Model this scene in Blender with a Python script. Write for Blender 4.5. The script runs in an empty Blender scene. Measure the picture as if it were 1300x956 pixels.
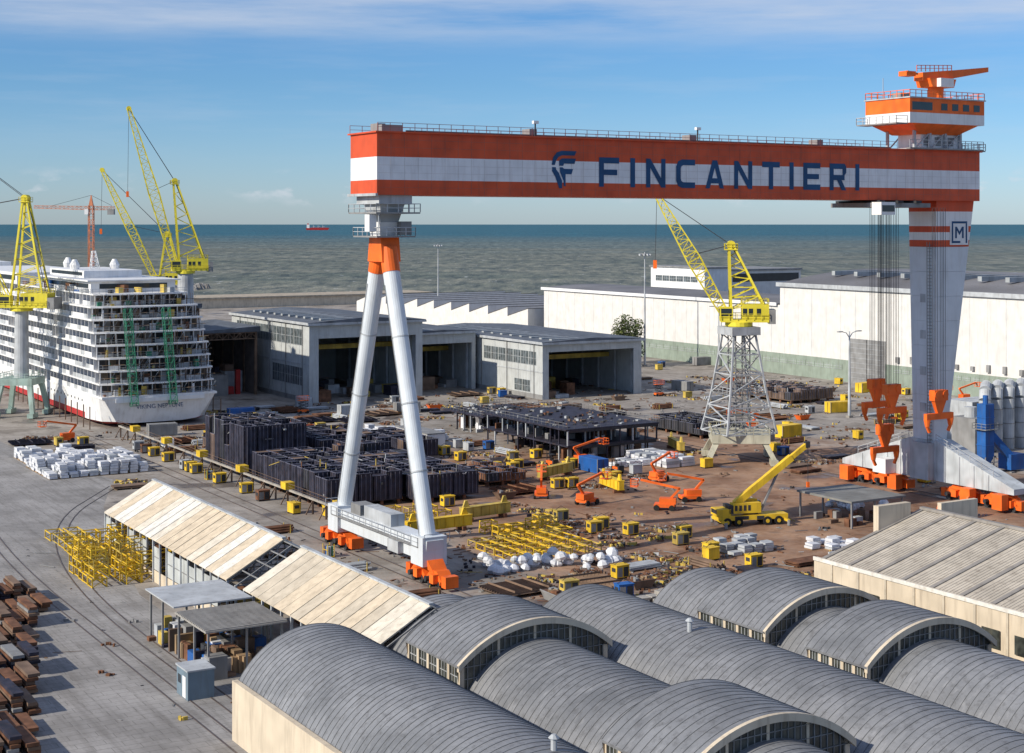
import bpy, math, random
from mathutils import Vector, Matrix
random.seed(11)
R=random.random
def U(a,b): return a+(b-a)*random.random()
TH=math.radians(31); CA,SA=math.cos(TH),math.sin(TH)
OX,OY=-19.5,202.8
def W(a,b,z=0): return Vector((OX+a*CA-b*SA, OY+a*SA+b*CA, z))
scene=bpy.context.scene
COL=scene.collection

# ------------------------------------------------------------------ materials
MATS={}
def _n(nt,t,**k):
    n=nt.nodes.new(t)
    for a,v in k.items(): setattr(n,a,v)
    return n
def mixc(nt,fac,c1,c2,bt='MIX'):
    m=_n(nt,'ShaderNodeMix',data_type='RGBA',blend_type=bt)
    for s,v in ((0,fac),(6,c1),(7,c2)):
        if hasattr(v,'default_value') or hasattr(v,'links'): nt.links.new(v,m.inputs[s])
        else: m.inputs[s].default_value=v if s==0 else (v[0],v[1],v[2],1)
    return m.outputs[2]
def mrange(nt,v,a,b,c=0,d=1):
    m=_n(nt,'ShaderNodeMapRange'); nt.links.new(v,m.inputs[0])
    for i,x in zip((1,2,3,4),(a,b,c,d)): m.inputs[i].default_value=x
    return m.outputs[0]
def math2(nt,op,a,b):
    m=_n(nt,'ShaderNodeMath',operation=op)
    for i,v in ((0,a),(1,b)):
        if isinstance(v,(int,float)): m.inputs[i].default_value=v
        else: nt.links.new(v,m.inputs[i])
    return m.outputs[0]
def noise(nt,vec,scale,detail=4,rough=.6):
    n=_n(nt,'ShaderNodeTexNoise'); n.inputs['Scale'].default_value=scale
    n.inputs['Detail'].default_value=detail; n.inputs['Roughness'].default_value=rough
    nt.links.new(vec,n.inputs['Vector']); return n.outputs['Fac']
def mapping(nt,vec,scale=(1,1,1),rot=(0,0,0),loc=(0,0,0)):
    m=_n(nt,'ShaderNodeMapping'); nt.links.new(vec,m.inputs[0])
    m.inputs['Scale'].default_value=scale; m.inputs['Rotation'].default_value=rot; m.inputs['Location'].default_value=loc
    return m.outputs[0]
def base(name):
    m=bpy.data.materials.new(name); m.use_nodes=True; nt=m.node_tree
    bs=nt.nodes['Principled BSDF']; g=_n(nt,'ShaderNodeNewGeometry')
    return m,nt,bs,g.outputs['Position']
def mat(name,col,rough=.6,metal=0,var=.18,scale=.4,dirt=.35,dcol=(.10,.07,.05),streak=True,spec=.3):
    if name in MATS: return MATS[name]
    m,nt,bs,pos=base(name)
    n1=noise(nt,pos,scale,1)
    lo=[c*(1-var) for c in col]; hi=[min(1,c*(1+var)) for c in col]
    c=mixc(nt,mrange(nt,n1,.3,.7),lo,hi)
    if dirt>0:
        v=mapping(nt,pos,(1,1,.12) if streak else (1,1,1))
        n2=noise(nt,v,1.3,3,.7)
        c=mixc(nt,mrange(nt,n2,.5,.76,0,dirt),c,dcol)
    nt.links.new(c,bs.inputs['Base Color'])
    bs.inputs['Roughness'].default_value=rough; bs.inputs['Metallic'].default_value=metal
    bs.inputs['Specular IOR Level'].default_value=spec
    MATS[name]=m; return m
red=mat('red_paint',(.60,.085,.028),.5,var=.12,dirt=.25)
orange=mat('orange_paint',(.85,.15,.02),.5,dirt=.25)
white=mat('white_paint',(.76,.76,.76),.5,var=.05,dirt=.25,dcol=(.35,.3,.25))
girderw=mat('girder_white',(.74,.74,.76),.55,var=.06,dirt=.3,dcol=(.38,.32,.30))
legw=mat('crane_white',(.62,.66,.70),.5,var=.05,dirt=.3,dcol=(.35,.33,.3))
navy=mat('navy_paint',(.01,.06,.16),.4,dirt=0)
yellow=mat('yellow_paint',(.72,.47,.03),.55,var=.2,dirt=.4)
fyellow=mat('faded_yellow_paint',(.52,.38,.08),.6,var=.3,dirt=.5)
lemon=mat('crane_yellow',(.70,.60,.05),.5,var=.12,dirt=.3,dcol=(.25,.2,.05))
grey=mat('grey_steel',(.24,.24,.24),.6)
lgrey=mat('light_grey_steel',(.42,.44,.46),.6)
dark=mat('dark_steel',(.035,.037,.042),.7)
black=mat('black_interior',(.012,.012,.014),.9,dirt=0)
primer=mat('primer_steel',(.026,.026,.042),.6,var=.4,scale=.8,dirt=.4,dcol=(.12,.07,.05),streak=False)
edge=mat('plate_edge',(.12,.12,.16),.6,var=.4,dirt=.4)
rust=mat('rusty_steel',(.16,.075,.042),.85,var=.4,scale=.7,dirt=.5,dcol=(.07,.035,.02),streak=False)
brown=mat('brown_steel',(.18,.12,.085),.8,var=.3)
green=mat('green_paint',(.04,.22,.13),.6)
blue=mat('blue_paint',(.02,.11,.36),.5,dirt=.45)
hullred=mat('hull_red',(.42,.03,.03),.5)
shipw=mat('ship_white',(.76,.76,.76),.45,var=.06,dirt=.3,dcol=(.38,.33,.28))
glass=mat('dark_glass',(.02,.03,.04),.15,dirt=0,spec=.6)
wingl=mat('dusty_window',(.10,.12,.13),.3,var=.4,scale=.9,dirt=.4,spec=.5)
wrap=mat('white_wrap',(.66,.67,.70),.4,var=.15,dirt=.3,streak=False)
rubber=mat('rubber',(.02,.02,.02),.8,dirt=0)
wood=mat('timber',(.28,.19,.11),.8,var=.3)
cream=mat('cream_wall',(.60,.51,.39),.8,var=.1,dirt=.5,dcol=(.25,.2,.15))
panel=mat('shed_panel',(.46,.48,.48),.7,var=.08,dirt=.4,dcol=(.22,.2,.18))
roofd=mat('shed_roof',(.11,.125,.15),.7,var=.25,streak=False)
hallw=mat('hall_wall',(.66,.645,.62),.7,var=.06,dirt=.28,dcol=(.38,.34,.29))
hallg=mat('hall_green',(.25,.30,.25),.7,var=.1)
rail=mat('rail_steel',(.16,.13,.12),.5,metal=.5)
concrete=mat('concrete',(.31,.29,.26),.85,streak=False)
tentc=[mat('tent_cream_%d'%i,c,.7,var=.12,scale=.8,dirt=.5,dcol=(.30,.24,.17),streak=False) for i,c in enumerate([(.60,.50,.37),(.66,.60,.50),(.53,.46,.36),(.71,.68,.62)])]
canvas=mat('ribbed_sheet',(.36,.34,.31),.7,var=.15,streak=False)
rlight=mat('rooflight',(.35,.37,.38),.5)

def roofmat():
    m,nt,bs,pos=base('vault_roof')
    y=mapping(nt,pos,(1,1,1),(0,0,-TH))
    n1=noise(nt,pos,.18,3); n2=noise(nt,pos,1.3,4,.75); n3=noise(nt,mapping(nt,y,(.25,1.6,1)),1.1,2,.6)
    c=mixc(nt,mrange(nt,n1,.3,.7),(.15,.155,.165),(.265,.27,.285))
    c=mixc(nt,mrange(nt,n2,.5,.72,0,.65),c,(.085,.082,.08))
    c=mixc(nt,mrange(nt,n3,.55,.75,0,.4),c,(.36,.36,.37))
    nt.links.new(c,bs.inputs['Base Color']); bs.inputs['Roughness'].default_value=.55; bs.inputs['Metallic'].default_value=.15
    return m
vaultm=roofmat()
ribm=mat('vault_rib',(.14,.145,.155),.6,dirt=.3)

def yardab(nt,pos):
    y=mapping(nt,pos,(1,1,1),(0,0,-TH))
    sx=_n(nt,'ShaderNodeSeparateXYZ'); nt.links.new(y,sx.inputs[0])
    return y,math2(nt,'SUBTRACT',sx.outputs[0],OX*CA+OY*SA),math2(nt,'SUBTRACT',sx.outputs[1],-OX*SA+OY*CA)
def groundmat():
    m,nt,bs,pos=base('yard_ground')
    y,a,b=yardab(nt,pos)
    n0=noise(nt,pos,.05,3); wob=mrange(nt,n0,.3,.7,-14,14)
    a2=math2(nt,'ADD',a,wob); b2=math2(nt,'ADD',b,wob)
    m1=math2(nt,'MULTIPLY',mrange(nt,a2,10,26),mrange(nt,a2,140,118))
    m2=math2(nt,'MULTIPLY',mrange(nt,b2,-54,-40),mrange(nt,b2,100,70))
    mask=math2(nt,'MULTIPLY',m1,m2)
    nb=noise(nt,pos,.10,4,.65); nc=noise(nt,pos,.5,5,.7); nd=noise(nt,pos,3.0,2,.7)
    conc=mixc(nt,mrange(nt,nb,.35,.65),(.21,.185,.16),(.38,.345,.31))
    rustc=mixc(nt,mrange(nt,nb,.35,.65),(.20,.105,.062),(.40,.245,.155))
    c=mixc(nt,math2(nt,'MULTIPLY',mask,mrange(nt,nc,.25,.55,.65,1)),conc,rustc)
    c=mixc(nt,mrange(nt,nc,.54,.72,0,.7),c,(.09,.062,.046))
    c=mixc(nt,mrange(nt,nd,.6,.8,0,.4),c,(.055,.048,.04))
    ne=noise(nt,mapping(nt,y,(.5,.06,1)),.8,3,.7)
    c=mixc(nt,mrange(nt,ne,.54,.72,0,.45),c,(.11,.09,.08))
    nw=noise(nt,pos,.085,2,.5); wet=mrange(nt,nw,.62,.66)
    c=mixc(nt,math2(nt,'MULTIPLY',wet,.6),c,(.05,.035,.03))
    nt.links.new(c,bs.inputs['Base Color']); nt.links.new(mrange(nt,wet,0,1,.85,.35),bs.inputs['Roughness'])
    bs.inputs['Specular IOR Level'].default_value=.25
    return m
def asphaltmat():
    m,nt,bs,pos=base('asphalt_road')
    y=mapping(nt,pos,(1,1,1),(0,0,-TH))
    n1=noise(nt,pos,.12,4,.65); n2=noise(nt,mapping(nt,y,(1,.05,1)),.9,3,.7); n3=noise(nt,pos,2.0,3,.7)
    c=mixc(nt,mrange(nt,n1,.35,.65),(.23,.22,.212),(.36,.345,.335))
    c=mixc(nt,mrange(nt,n2,.48,.68,0,.55),c,(.145,.135,.125))
    c=mixc(nt,mrange(nt,n3,.56,.74,0,.45),c,(.11,.095,.08))
    br=_n(nt,'ShaderNodeTexBrick'); nt.links.new(y,br.inputs['Vector']); br.inputs['Scale'].default_value=.2; br.inputs['Mortar Size'].default_value=.008
    c=mixc(nt,math2(nt,'MULTIPLY',br.outputs['Fac'],.45),c,(.07,.065,.06))
    nt.links.new(c,bs.inputs['Base Color']); bs.inputs['Roughness'].default_value=.85; bs.inputs['Specular IOR Level'].default_value=.2
    return m
def seamat():
    m,nt,bs,pos=base('sea_water')
    sx=_n(nt,'ShaderNodeSeparateXYZ'); nt.links.new(pos,sx.inputs[0])
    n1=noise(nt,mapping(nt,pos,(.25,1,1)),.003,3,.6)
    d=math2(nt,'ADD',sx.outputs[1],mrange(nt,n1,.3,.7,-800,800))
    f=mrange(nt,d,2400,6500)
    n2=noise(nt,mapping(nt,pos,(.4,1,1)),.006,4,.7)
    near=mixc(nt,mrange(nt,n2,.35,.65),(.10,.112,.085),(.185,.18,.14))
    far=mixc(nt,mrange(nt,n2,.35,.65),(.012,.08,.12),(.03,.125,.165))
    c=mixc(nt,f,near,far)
    n4=noise(nt,mapping(nt,pos,(1,.22,1)),.07,5,.75)
    c=mixc(nt,1.0,c,mixc(nt,mrange(nt,n4,.35,.65),(.38,.44,.44),(1.6,1.55,1.45)),'MULTIPLY')
    n3=noise(nt,mapping(nt,pos,(1,.3,1),loc=(9,3,0)),.09,3,.75)
    c=mixc(nt,mrange(nt,n3,.64,.70,0,.6),c,(.6,.6,.58))
    nt.links.new(c,bs.inputs['Base Color']); bs.inputs['Roughness'].default_value=.5; bs.inputs['Specular IOR Level'].default_value=.10
    bp=_n(nt,'ShaderNodeBump'); bp.inputs['Strength'].default_value=.8; bp.inputs['Distance'].default_value=3
    nt.links.new(n4,bp.inputs['Height']); nt.links.new(bp.outputs[0],bs.inputs['Normal'])
    return m

# ------------------------------------------------------------------ geometry
class G:
    def __init__(s): s.v=[];s.f=[];s.mi=[];s.mats=[]
    def m(s,mt):
        if mt not in s.mats: s.mats.append(mt)
        return s.mats.index(mt)
    def poly(s,pts,mt):
        i=len(s.v); s.v+= [tuple(p) for p in pts]; s.f.append(tuple(range(i,i+len(pts)))); s.mi.append(s.m(mt))
    def hexa(s,p,mt):
        i=len(s.v); s.v+=[tuple(q) for q in p]; k=s.m(mt)
        for f in ((0,3,2,1),(4,5,6,7),(0,1,5,4),(1,2,6,5),(2,3,7,6),(3,0,4,7)):
            s.f.append(tuple(i+j for j in f)); s.mi.append(k)
    def box(s,x0,x1,y0,y1,z0,z1,mt):
        s.hexa([(x0,y0,z0),(x1,y0,z0),(x1,y1,z0),(x0,y1,z0),(x0,y0,z1),(x1,y0,z1),(x1,y1,z1),(x0,y1,z1)],mt)
    def cbox(s,c,sz,rot,mt,tilt=0):
        ca,sa=math.cos(rot),math.sin(rot); P=[]
        for dz in (0,sz[2]):
            for dx,dy in ((-.5,-.5),(.5,-.5),(.5,.5),(-.5,.5)):
                x,y=dx*sz[0],dy*sz[1]; P.append((c[0]+x*ca-y*sa,c[1]+x*sa+y*ca,c[2]+dz+x*tilt))
        s.hexa(P,mt)
    def taper(s,c0,s0,c1,s1,mt):
        P=[]
        for c,z in ((c0,s0),(c1,s1)):
            for dx,dy in ((-1,-1),(1,-1),(1,1),(-1,1)): P.append((c[0]+dx*z[0]/2,c[1]+dy*z[1]/2,c[2]))
        s.hexa(P,mt)
    def beam(s,p,q,w,mt,h=None):
        p=Vector(p);q=Vector(q);d=q-p
        if d.length<1e-6: return
        d.normalize(); up=Vector((0,0,1)) if abs(d.z)<.95 else Vector((0,1,0))
        x=d.cross(up).normalized()*w/2; y=x.cross(d).normalized()*(h or w)/2
        s.hexa([p-x-y,p+x-y,p+x+y,p-x+y,q-x-y,q+x-y,q+x+y,q-x+y],mt)
    def cyl(s,p,q,r0,r1,n,mt,caps=True):
        p=Vector(p);q=Vector(q);d=(q-p).normalized(); up=Vector((0,0,1)) if abs(d.z)<.95 else Vector((0,1,0))
        x=d.cross(up).normalized();y=x.cross(d).normalized();i=len(s.v);k=s.m(mt)
        for c,r in ((p,r0),(q,r1)):
            for j in range(n):
                t=2*math.pi*j/n; s.v.append(tuple(c+x*math.cos(t)*r+y*math.sin(t)*r))
        for j in range(n):
            s.f.append((i+j,i+(j+1)%n,i+n+(j+1)%n,i+n+j)); s.mi.append(k)
        if caps:
            s.f.append(tuple(i+j for j in range(n))[::-1]); s.mi.append(k)
            s.f.append(tuple(i+n+j for j in range(n))); s.mi.append(k)
    def truss(s,p,q,w0,w1,bays,ch,br,mt,side=None):
        p=Vector(p);q=Vector(q);d=(q-p).normalized()
        up=Vector(side) if side else (Vector((0,0,1)) if abs(d.z)<.95 else Vector((0,1,0)))
        x=d.cross(up).normalized();y=x.cross(d).normalized();R_=[]
        for i in range(bays+1):
            t=i/bays;c=p.lerp(q,t);w=(w0+(w1-w0)*t)/2
            R_.append([c-x*w-y*w,c+x*w-y*w,c+x*w+y*w,c-x*w+y*w])
        for j in range(4): s.beam(R_[0][j],R_[-1][j],ch,mt)
        for i in range(bays+1):
            for j in range(4):
                s.beam(R_[i][j],R_[i][(j+1)%4],br,mt)
                if i<bays:
                    if i%2: s.beam(R_[i][j],R_[i+1][(j+1)%4],br,mt)
                    else: s.beam(R_[i][(j+1)%4],R_[i+1][j],br,mt)
    def railing(s,pts,h,mt,r=.08,step=2.5,close=False):
        pts=[Vector(p) for p in pts]
        if close: pts=pts+[pts[0]]
        for p,q in zip(pts,pts[1:]):
            u=Vector((0,0,h))
            s.beam(p+u,q+u,r,mt); s.beam(p+u*.5,q+u*.5,r*.8,mt)
            n=max(1,int((q-p).length/step))
            for i in range(n+1):
                c=p.lerp(q,i/n); s.beam(c,c+u,r,mt)
    def mesh(s,name):
        me=bpy.data.meshes.new(name); me.from_pydata(s.v,[],s.f)
        for mt in s.mats: me.materials.append(mt)
        me.polygons.foreach_set('material_index',s.mi); me.update(); return me
class M:
    def __init__(s,name): s.name=name; s.parts={}
    def p(s,n='body'):
        if n not in s.parts: s.parts[n]=G()
        return s.parts[n]
    def place(s,a,b,z=0,rot=0,world=False,yaw=None):
        loc=Vector((a,b,z)) if world else W(a,b,z); r=(0 if world else TH)+rot
        if yaw is not None: r=yaw
        if len(s.parts)==1:
            o=bpy.data.objects.new(s.name,list(s.parts.values())[0].mesh(s.name)); COL.objects.link(o)
            o.location=loc;o.rotation_euler=(0,0,r); return o
        e=bpy.data.objects.new(s.name,None); COL.objects.link(e); e.location=loc;e.rotation_euler=(0,0,r)
        for k,g in s.parts.items():
            o=bpy.data.objects.new(k,g.mesh(s.name+'_'+k)); COL.objects.link(o); o.parent=e
        return e
def dup(o,a,b,z=0,rot=0):
    n=o.copy(); COL.objects.link(n); n.location=W(a,b,z); n.rotation_euler=(0,0,TH+rot); return n

# ------------------------------------------------------------------ camera / light / world
cam=bpy.data.cameras.new('camera'); co=bpy.data.objects.new('camera',cam); COL.objects.link(co); scene.camera=co
co.location=(0,0,45); co.rotation_euler=(math.radians(90),0,0); cam.sensor_width=36; cam.lens=36*1960/1300
cam.shift_y=-194/1300; cam.clip_start=1; cam.clip_end=200000
EL=math.radians(30); sh=Vector((-.86,-.51)).normalized()
S=Vector((sh.x*math.cos(EL),sh.y*math.cos(EL),math.sin(EL)))
sl=bpy.data.lights.new('sun','SUN'); sl.energy=5.0; sl.angle=math.radians(.5); sl.color=(1,.92,.78)
so=bpy.data.objects.new('sun',sl); COL.objects.link(so); so.rotation_euler=S.to_track_quat('Z','Y').to_euler(); so.location=(0,0,200)
w=bpy.data.worlds.new('World'); scene.world=w; w.use_nodes=True; nt=w.node_tree
bg=nt.nodes['Background']; sky=_n(nt,'ShaderNodeTexSky',sky_type='NISHITA'); sky.sun_disc=False
sky.sun_elevation=EL; sky.sun_rotation=math.atan2(sh.x,sh.y); sky.air_density=1; sky.dust_density=.3; sky.ozone_density=2.0
tc=_n(nt,'ShaderNodeTexCoord'); gen=tc.outputs['Generated']
sx=_n(nt,'ShaderNodeSeparateXYZ'); nt.links.new(gen,sx.inputs[0]); z=sx.outputs[2]
tint=mixc(nt,mrange(nt,z,0,.09),(.84,1.10,1.70),(.56,.92,1.40))
mm=_n(nt,'ShaderNodeMix',data_type='RGBA',blend_type='MULTIPLY'); mm.inputs[0].default_value=1
nt.links.new(sky.outputs[0],mm.inputs[6]); nt.links.new(tint,mm.inputs[7]); c=mm.outputs[2]
n1=noise(nt,mapping(nt,gen,(2.2,2.2,22)),1.7,7,.6)
ci=math2(nt,'MULTIPLY',mrange(nt,n1,.36,.66),mrange(nt,z,.108,.130))
n1b=noise(nt,mapping(nt,gen,(3,3,30),loc=(4,1,2)),2.5,5,.6)
ci2=math2(nt,'MULTIPLY',mrange(nt,n1b,.50,.75,0,.14),mrange(nt,z,.03,.07))
n2=noise(nt,mapping(nt,gen,(1,1,2.2)),30,5,.6)
cb=math2(nt,'MULTIPLY',mrange(nt,z,.010,.018),mrange(nt,z,.036,.022))
n3=noise(nt,gen,7,2); cb=math2(nt,'MULTIPLY',cb,mrange(nt,n3,.44,.54))
cu=math2(nt,'MULTIPLY',mrange(nt,n2,.54,.66,0,.75),cb)
c=mixc(nt,math2(nt,'MULTIPLY',ci,.65),c,(7.2,7.9,9.2))
c=mixc(nt,ci2,c,(7,7.8,9.2)); c=mixc(nt,cu,c,(8.2,8.6,9.4))
nt.links.new(c,bg.inputs[0]); bg.inputs[1].default_value=.085
scene.view_settings.view_transform='Standard'; scene.view_settings.look='None'; scene.view_settings.exposure=0

# ------------------------------------------------------------------ terrain
def sheet(name,pts,z,mt):
    me=bpy.data.meshes.new(name); me.from_pydata([(p[0],p[1],z) for p in pts],[],[tuple(range(len(pts)))])
    me.materials.append(mt); o=bpy.data.objects.new(name,me); COL.objects.link(o); return o
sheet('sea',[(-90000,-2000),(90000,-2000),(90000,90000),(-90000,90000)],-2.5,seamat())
g=M('ground'); gg=g.p(); gm=groundmat()
LP=[(-340,-60),(900,-60),(1400,700),(900,830),(-60,870),(-150,880),(-215,860),(-300,600)]
gg.poly([(x,y,0) for x,y in LP],gm)
for p,q in zip(LP,LP[1:]+LP[:1]): gg.poly([(p[0],p[1],-4),(q[0],q[1],-4),(q[0],q[1],0),(p[0],p[1],0)],concrete)
g.place(0,0,world=True)
asp=asphaltmat()
sheet('service_road',[W(-62,-120),W(-34,-120),W(-31,-60),W(-30,0),W(-24,30),W(-17,60),W(-8,85),W(-14,140),W(-14,230),W(-70,230),W(-80,0)],.004,asp)
M2=M('railway_track'); t=M2.p()
def track(cps,gauge=1.5):
    for off in (-gauge/2,gauge/2):
        for (a0,b0),(a1,b1) in zip(cps,cps[1:]):
            d=Vector((a1-a0,b1-b0)).normalized(); n=Vector((-d.y,d.x))*off
            t.beam((a0+n.x,b0+n.y,.03),(a1+n.x,b1+n.y,.03),.14,rail,.05)
def bez(p0,p1,p2,n=14): return [((1-t)**2*p0[0]+2*t*(1-t)*p1[0]+t*t*p2[0],(1-t)**2*p0[1]+2*t*(1-t)*p1[1]+t*t*p2[1]) for t in [i/n for i in range(n+1)]]
track([(-36,-120),(-36,-20)]+bez((-36,-20),(-35.5,35),(-20,62))+[(-10,78)])
track([(-39.5,-120),(-39.5,-10)]+bez((-39.5,-10),(-40,50),(-30,90))+[(-28,200)])
for a in (1.9,4.1,102.6,104.8): t.beam((a,-110,.05),(a,150 if a<50 else 140,.05),.16,rail,.1)
M2.place(0,0)
bw=M('breakwater'); q=bw.p(); rockm=mat('rock',(.26,.25,.24),.9,var=.5,scale=.3,dirt=.5,streak=False)
for i in range(800):
    x=U(-520,-225); yy0=1120+(x+225)*-.10; y=yy0+U(-22,22); h=max(0,1-abs(y-yy0)/24)*(4.5 if x<-262 else 2); r=U(1.5,4)
    q.taper((x,y,-4),(r*2,r*2),(x+U(-1,1),y+U(-1,1),h+U(0,2)-1.5),(r*U(.5,1.3),r*U(.5,1.3)),rockm)
bw.place(0,0,world=True)
cs=M('cargo_ship'); q=cs.p('hull')
q.hexa([(-80,-11,-1),(78,-11,-1),(78,11,-1),(-80,11,-1),(-84,-13,15),(90,-13,17),(90,13,17),(-84,13,15)],hullred)
q=cs.p('superstructure'); q.box(-78,-58,-11,11,15,40,white); q.box(-74,-64,-4,4,40,50,hullred)
for x in (-30,5,40): q.box(x-1,x+1,-1,1,15,34,white); q.beam((x,0,32),(x+14,0,26),1,white)
q.box(-50,70,-8,8,15.5,18,hullred)
cs.place(-1450,11500,-2.5,rot=.1,world=True)

# ------------------------------------------------------------------ gantry crane
gc=M('gantry_crane'); g=gc.p('girder'); seam=mat('seam',(.40,.13,.09),.6,dirt=0); seamw=mat('seam_light',(.56,.53,.53),.6,dirt=0)
g.box(0,111,-4,4,48.75,50.7,red); g.box(0,111,-3.997,3.997,50.703,53.7,girderw); g.box(0,111,-4,4,53.703,56.8,red)
for i in range(1,56):
    x=i*2; g.box(x-.02,x+.02,-4.02,-4.0,48.8,50.68,seam); g.box(x-.02,x+.02,-4.02,-3.997,50.72,53.6,seamw); g.box(x-.02,x+.02,-4.02,-4.0,53.78,56.75,seam)
for zz in (49.7,54.9,55.9): g.box(.1,110.9,-4.022,-4.0,zz,zz+.04,seam)
for zz in (51.6,52.6): g.box(.1,110.9,-4.022,-3.997,zz,zz+.04,seamw)
g.box(-.35,0,-4.3,4.3,48.6,48.95,lgrey); g.box(-.3,111.3,-4.35,4.35,56.8,57.0,red)
rl=mat('railing_red',(.35,.12,.10),.6,dirt=0)
g.railing([(0,-4.2,57),(92,-4.2,57)],1.1,rl,.06,1.8); g.railing([(0,4.2,57),(92,4.2,57)],1.1,rl,.06,1.8)
for x in (1.5,25,53,78): g.box(x,x+1.2,-1,1,57,58.2,grey)
for x in (24,52): g.beam((x,-4.1,57),(x,-4.1,59),.15,dark); g.box(x-.4,x+.4,-4.4,-3.9,58.7,59.1,white)
g.box(1,4,-3.4,-2.4,57.02,57.9,grey); g.box(5,92,-2.7,-2.3,57.02,57.3,rail); g.box(5,92,2.3,2.7,57.02,57.3,rail)
L=gc.p('lettering'); y=-4.06
def let(ch,x0,z0,w,h):
    t=.2; k=w
    def P(pts): L.poly([(x0+px*k,y,z0+pz*h) for px,pz in pts],navy)
    def Rr(a,b,c,d): P([(a,b),(c,b),(c,d),(a,d)])
    if ch=='F': Rr(0,0,.24,1); Rr(.24,.8,1,1); Rr(.24,.40,.9,.59)
    elif ch=='I': Rr(0,0,.24,1)
    elif ch=='N': Rr(0,0,.22,1); Rr(.78,0,1,1); P([(.22,.68),(.78,0),(.78,.32),(.22,1)])
    elif ch=='C': P([(1,1),(.3,1),(.1,.93),(0,.75),(0,.25),(.1,.07),(.3,0),(1,0),(1,t),(.36,t),(.27,.25),(.24,.33),(.24,.67),(.27,.75),(.36,1-t),(1,1-t)])
    elif ch=='A': P([(0,0),(.23,0),(.5,.74),(.5,1),(.37,1)]); P([(.5,.74),(.77,0),(1,0),(.63,1),(.5,1)]); L.poly([(x0+px*k,y-.005,z0+pz*h) for px,pz in [(.30,.18),(.70,.18),(.64,.36),(.36,.36)]],navy)
    elif ch=='T': Rr(0,.8,1,1); Rr(.38,0,.62,.8)
    elif ch=='E': Rr(0,0,.24,1); Rr(.24,.8,1,1); Rr(.24,.40,.92,.59); Rr(.24,0,1,.2)
    elif ch=='R': Rr(0,0,.24,1); Rr(.24,.8,.9,1); Rr(.24,.38,.9,.57); P([(.78,.57),(.9,.57),(1,.66),(1,.9),(.9,1),(.9,.8),(.78,.8)]); P([(.45,.38),(.72,0),(1,0),(.72,.38)])
x=34.6
for ch in 'FINCANTIERI':
    let(ch,x,50.2,3.45,4.15); x+= (.83 if ch=='I' else 3.45)+1.93
def lp(pts): L.poly([(26.7+px*4.1,y,49.9+pz*5.2) for px,pz in pts],navy)
lp([(.0,.62),(.06,.82),(.2,.95),(.4,1),(1,1),(.93,.88),(.42,.88),(.28,.84),(.18,.74),(.13,.62)])
lp([(.02,.45),(.15,.3),(.3,.0),(.42,.0),(.42,.2),(.28,.42),(.18,.5),(.16,.56),(.02,.56)])
lp([(.3,.74),(.42,.8),(.98,.8),(.92,.66),(.5,.66),(.46,.6),(.3,.6)]); lp([(.32,.56),(.44,.56),(.5,.52),(.86,.52),(.8,.38),(.56,.38),(.56,.06),(.48,.06),(.48,.2),(.34,.42)])
g=gc.p('hinged_leg'); g.box(0.6,5.4,-3.4,3.4,47.6,48.74,lgrey); g.taper((3,0,45.2),(2.6,3.2),(3,0,47.6),(3.6,5),lgrey)
g.box(-.2,6.2,-4.2,4.2,46.3,46.5,grey); g.railing([(-.2,-4.2,46.5),(6.2,-4.2,46.5),(6.2,4.2,46.5),(-.2,4.2,46.5)],1.1,lgrey,.09,1.4,True)
g.box(0.2,5.8,-3.6,3.6,43.2,43.4,grey); g.railing([(.2,-3.6,43.4),(5.8,-3.6,43.4),(5.8,3.6,43.4),(.2,3.6,43.4)],1.1,lgrey,.09,1.4,True)
g.box(-.6,.4,-3,-1.6,44,46.2,white); g.box(4,5.6,-2.9,-1.9,43.5,45.3,grey); g.beam((.3,-3.9,43.4),(.3,-3.9,46.5),.1,lgrey)
g.taper((3,0,43.4),(2.6,2.8),(3,0,45.2),(3,3.6),white)
g.taper((3,0,40),(2.7,4.4),(3,0,43.2),(2.7,3.4),orange)
for s in (-1,1):
    g.cyl((3,s*1.25,41.8),(3,s*2.15,38.6),1.18,1.2,20,orange); g.cyl((3,s*2.15,38.6),(3,s*12.6,5.2),1.12,1.0,24,legw)
    for k in (.25,.5,.75):
        z0=38.6-(38.6-5.2)*k; yy=s*(2.15+10.45*k); g.cyl((3,yy-s*.03,z0+.1),(3,yy+s*.03,z0-.1),1.13,1.13,24,lgrey)
    g.beam((1.8,s*2.6,37),(1.8,s*12.3,6),.07,grey)
g=gc.p('hinged_leg_sill')
g.hexa([(1.8,-14,3),(4.2,-14,3),(4.2,14,3),(1.8,14,3),(1.8,-14.4,5.6),(4.2,-14.4,5.6),(4.2,14.4,5.6),(1.8,14.4,5.6)],legw)
g.box(1.2,1.8,-13,13,4.6,4.72,grey); g.railing([(1.2,-13,4.72),(1.2,13,4.72)],1.1,lgrey,.07,1.8)
for s in (-1,1): g.box(1.3,4.7,s*12.6-1.6,s*12.6+1.6,2.4,6.0,legw)
g.box(2,4,-4,4,5.6,7.2,lgrey); g.box(1.9,4.1,5,8,5.6,7.0,grey); g.box(4.2,5.2,-9,-6,3.6,5.4,grey); g.box(1.0,1.8,-8,-5,3.0,4.5,lgrey)
for s in (-1,1): g.railing([(1.2,s*14.8,5.4),(4.8,s*14.8,5.4)],1.1,lgrey,.07)
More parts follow.
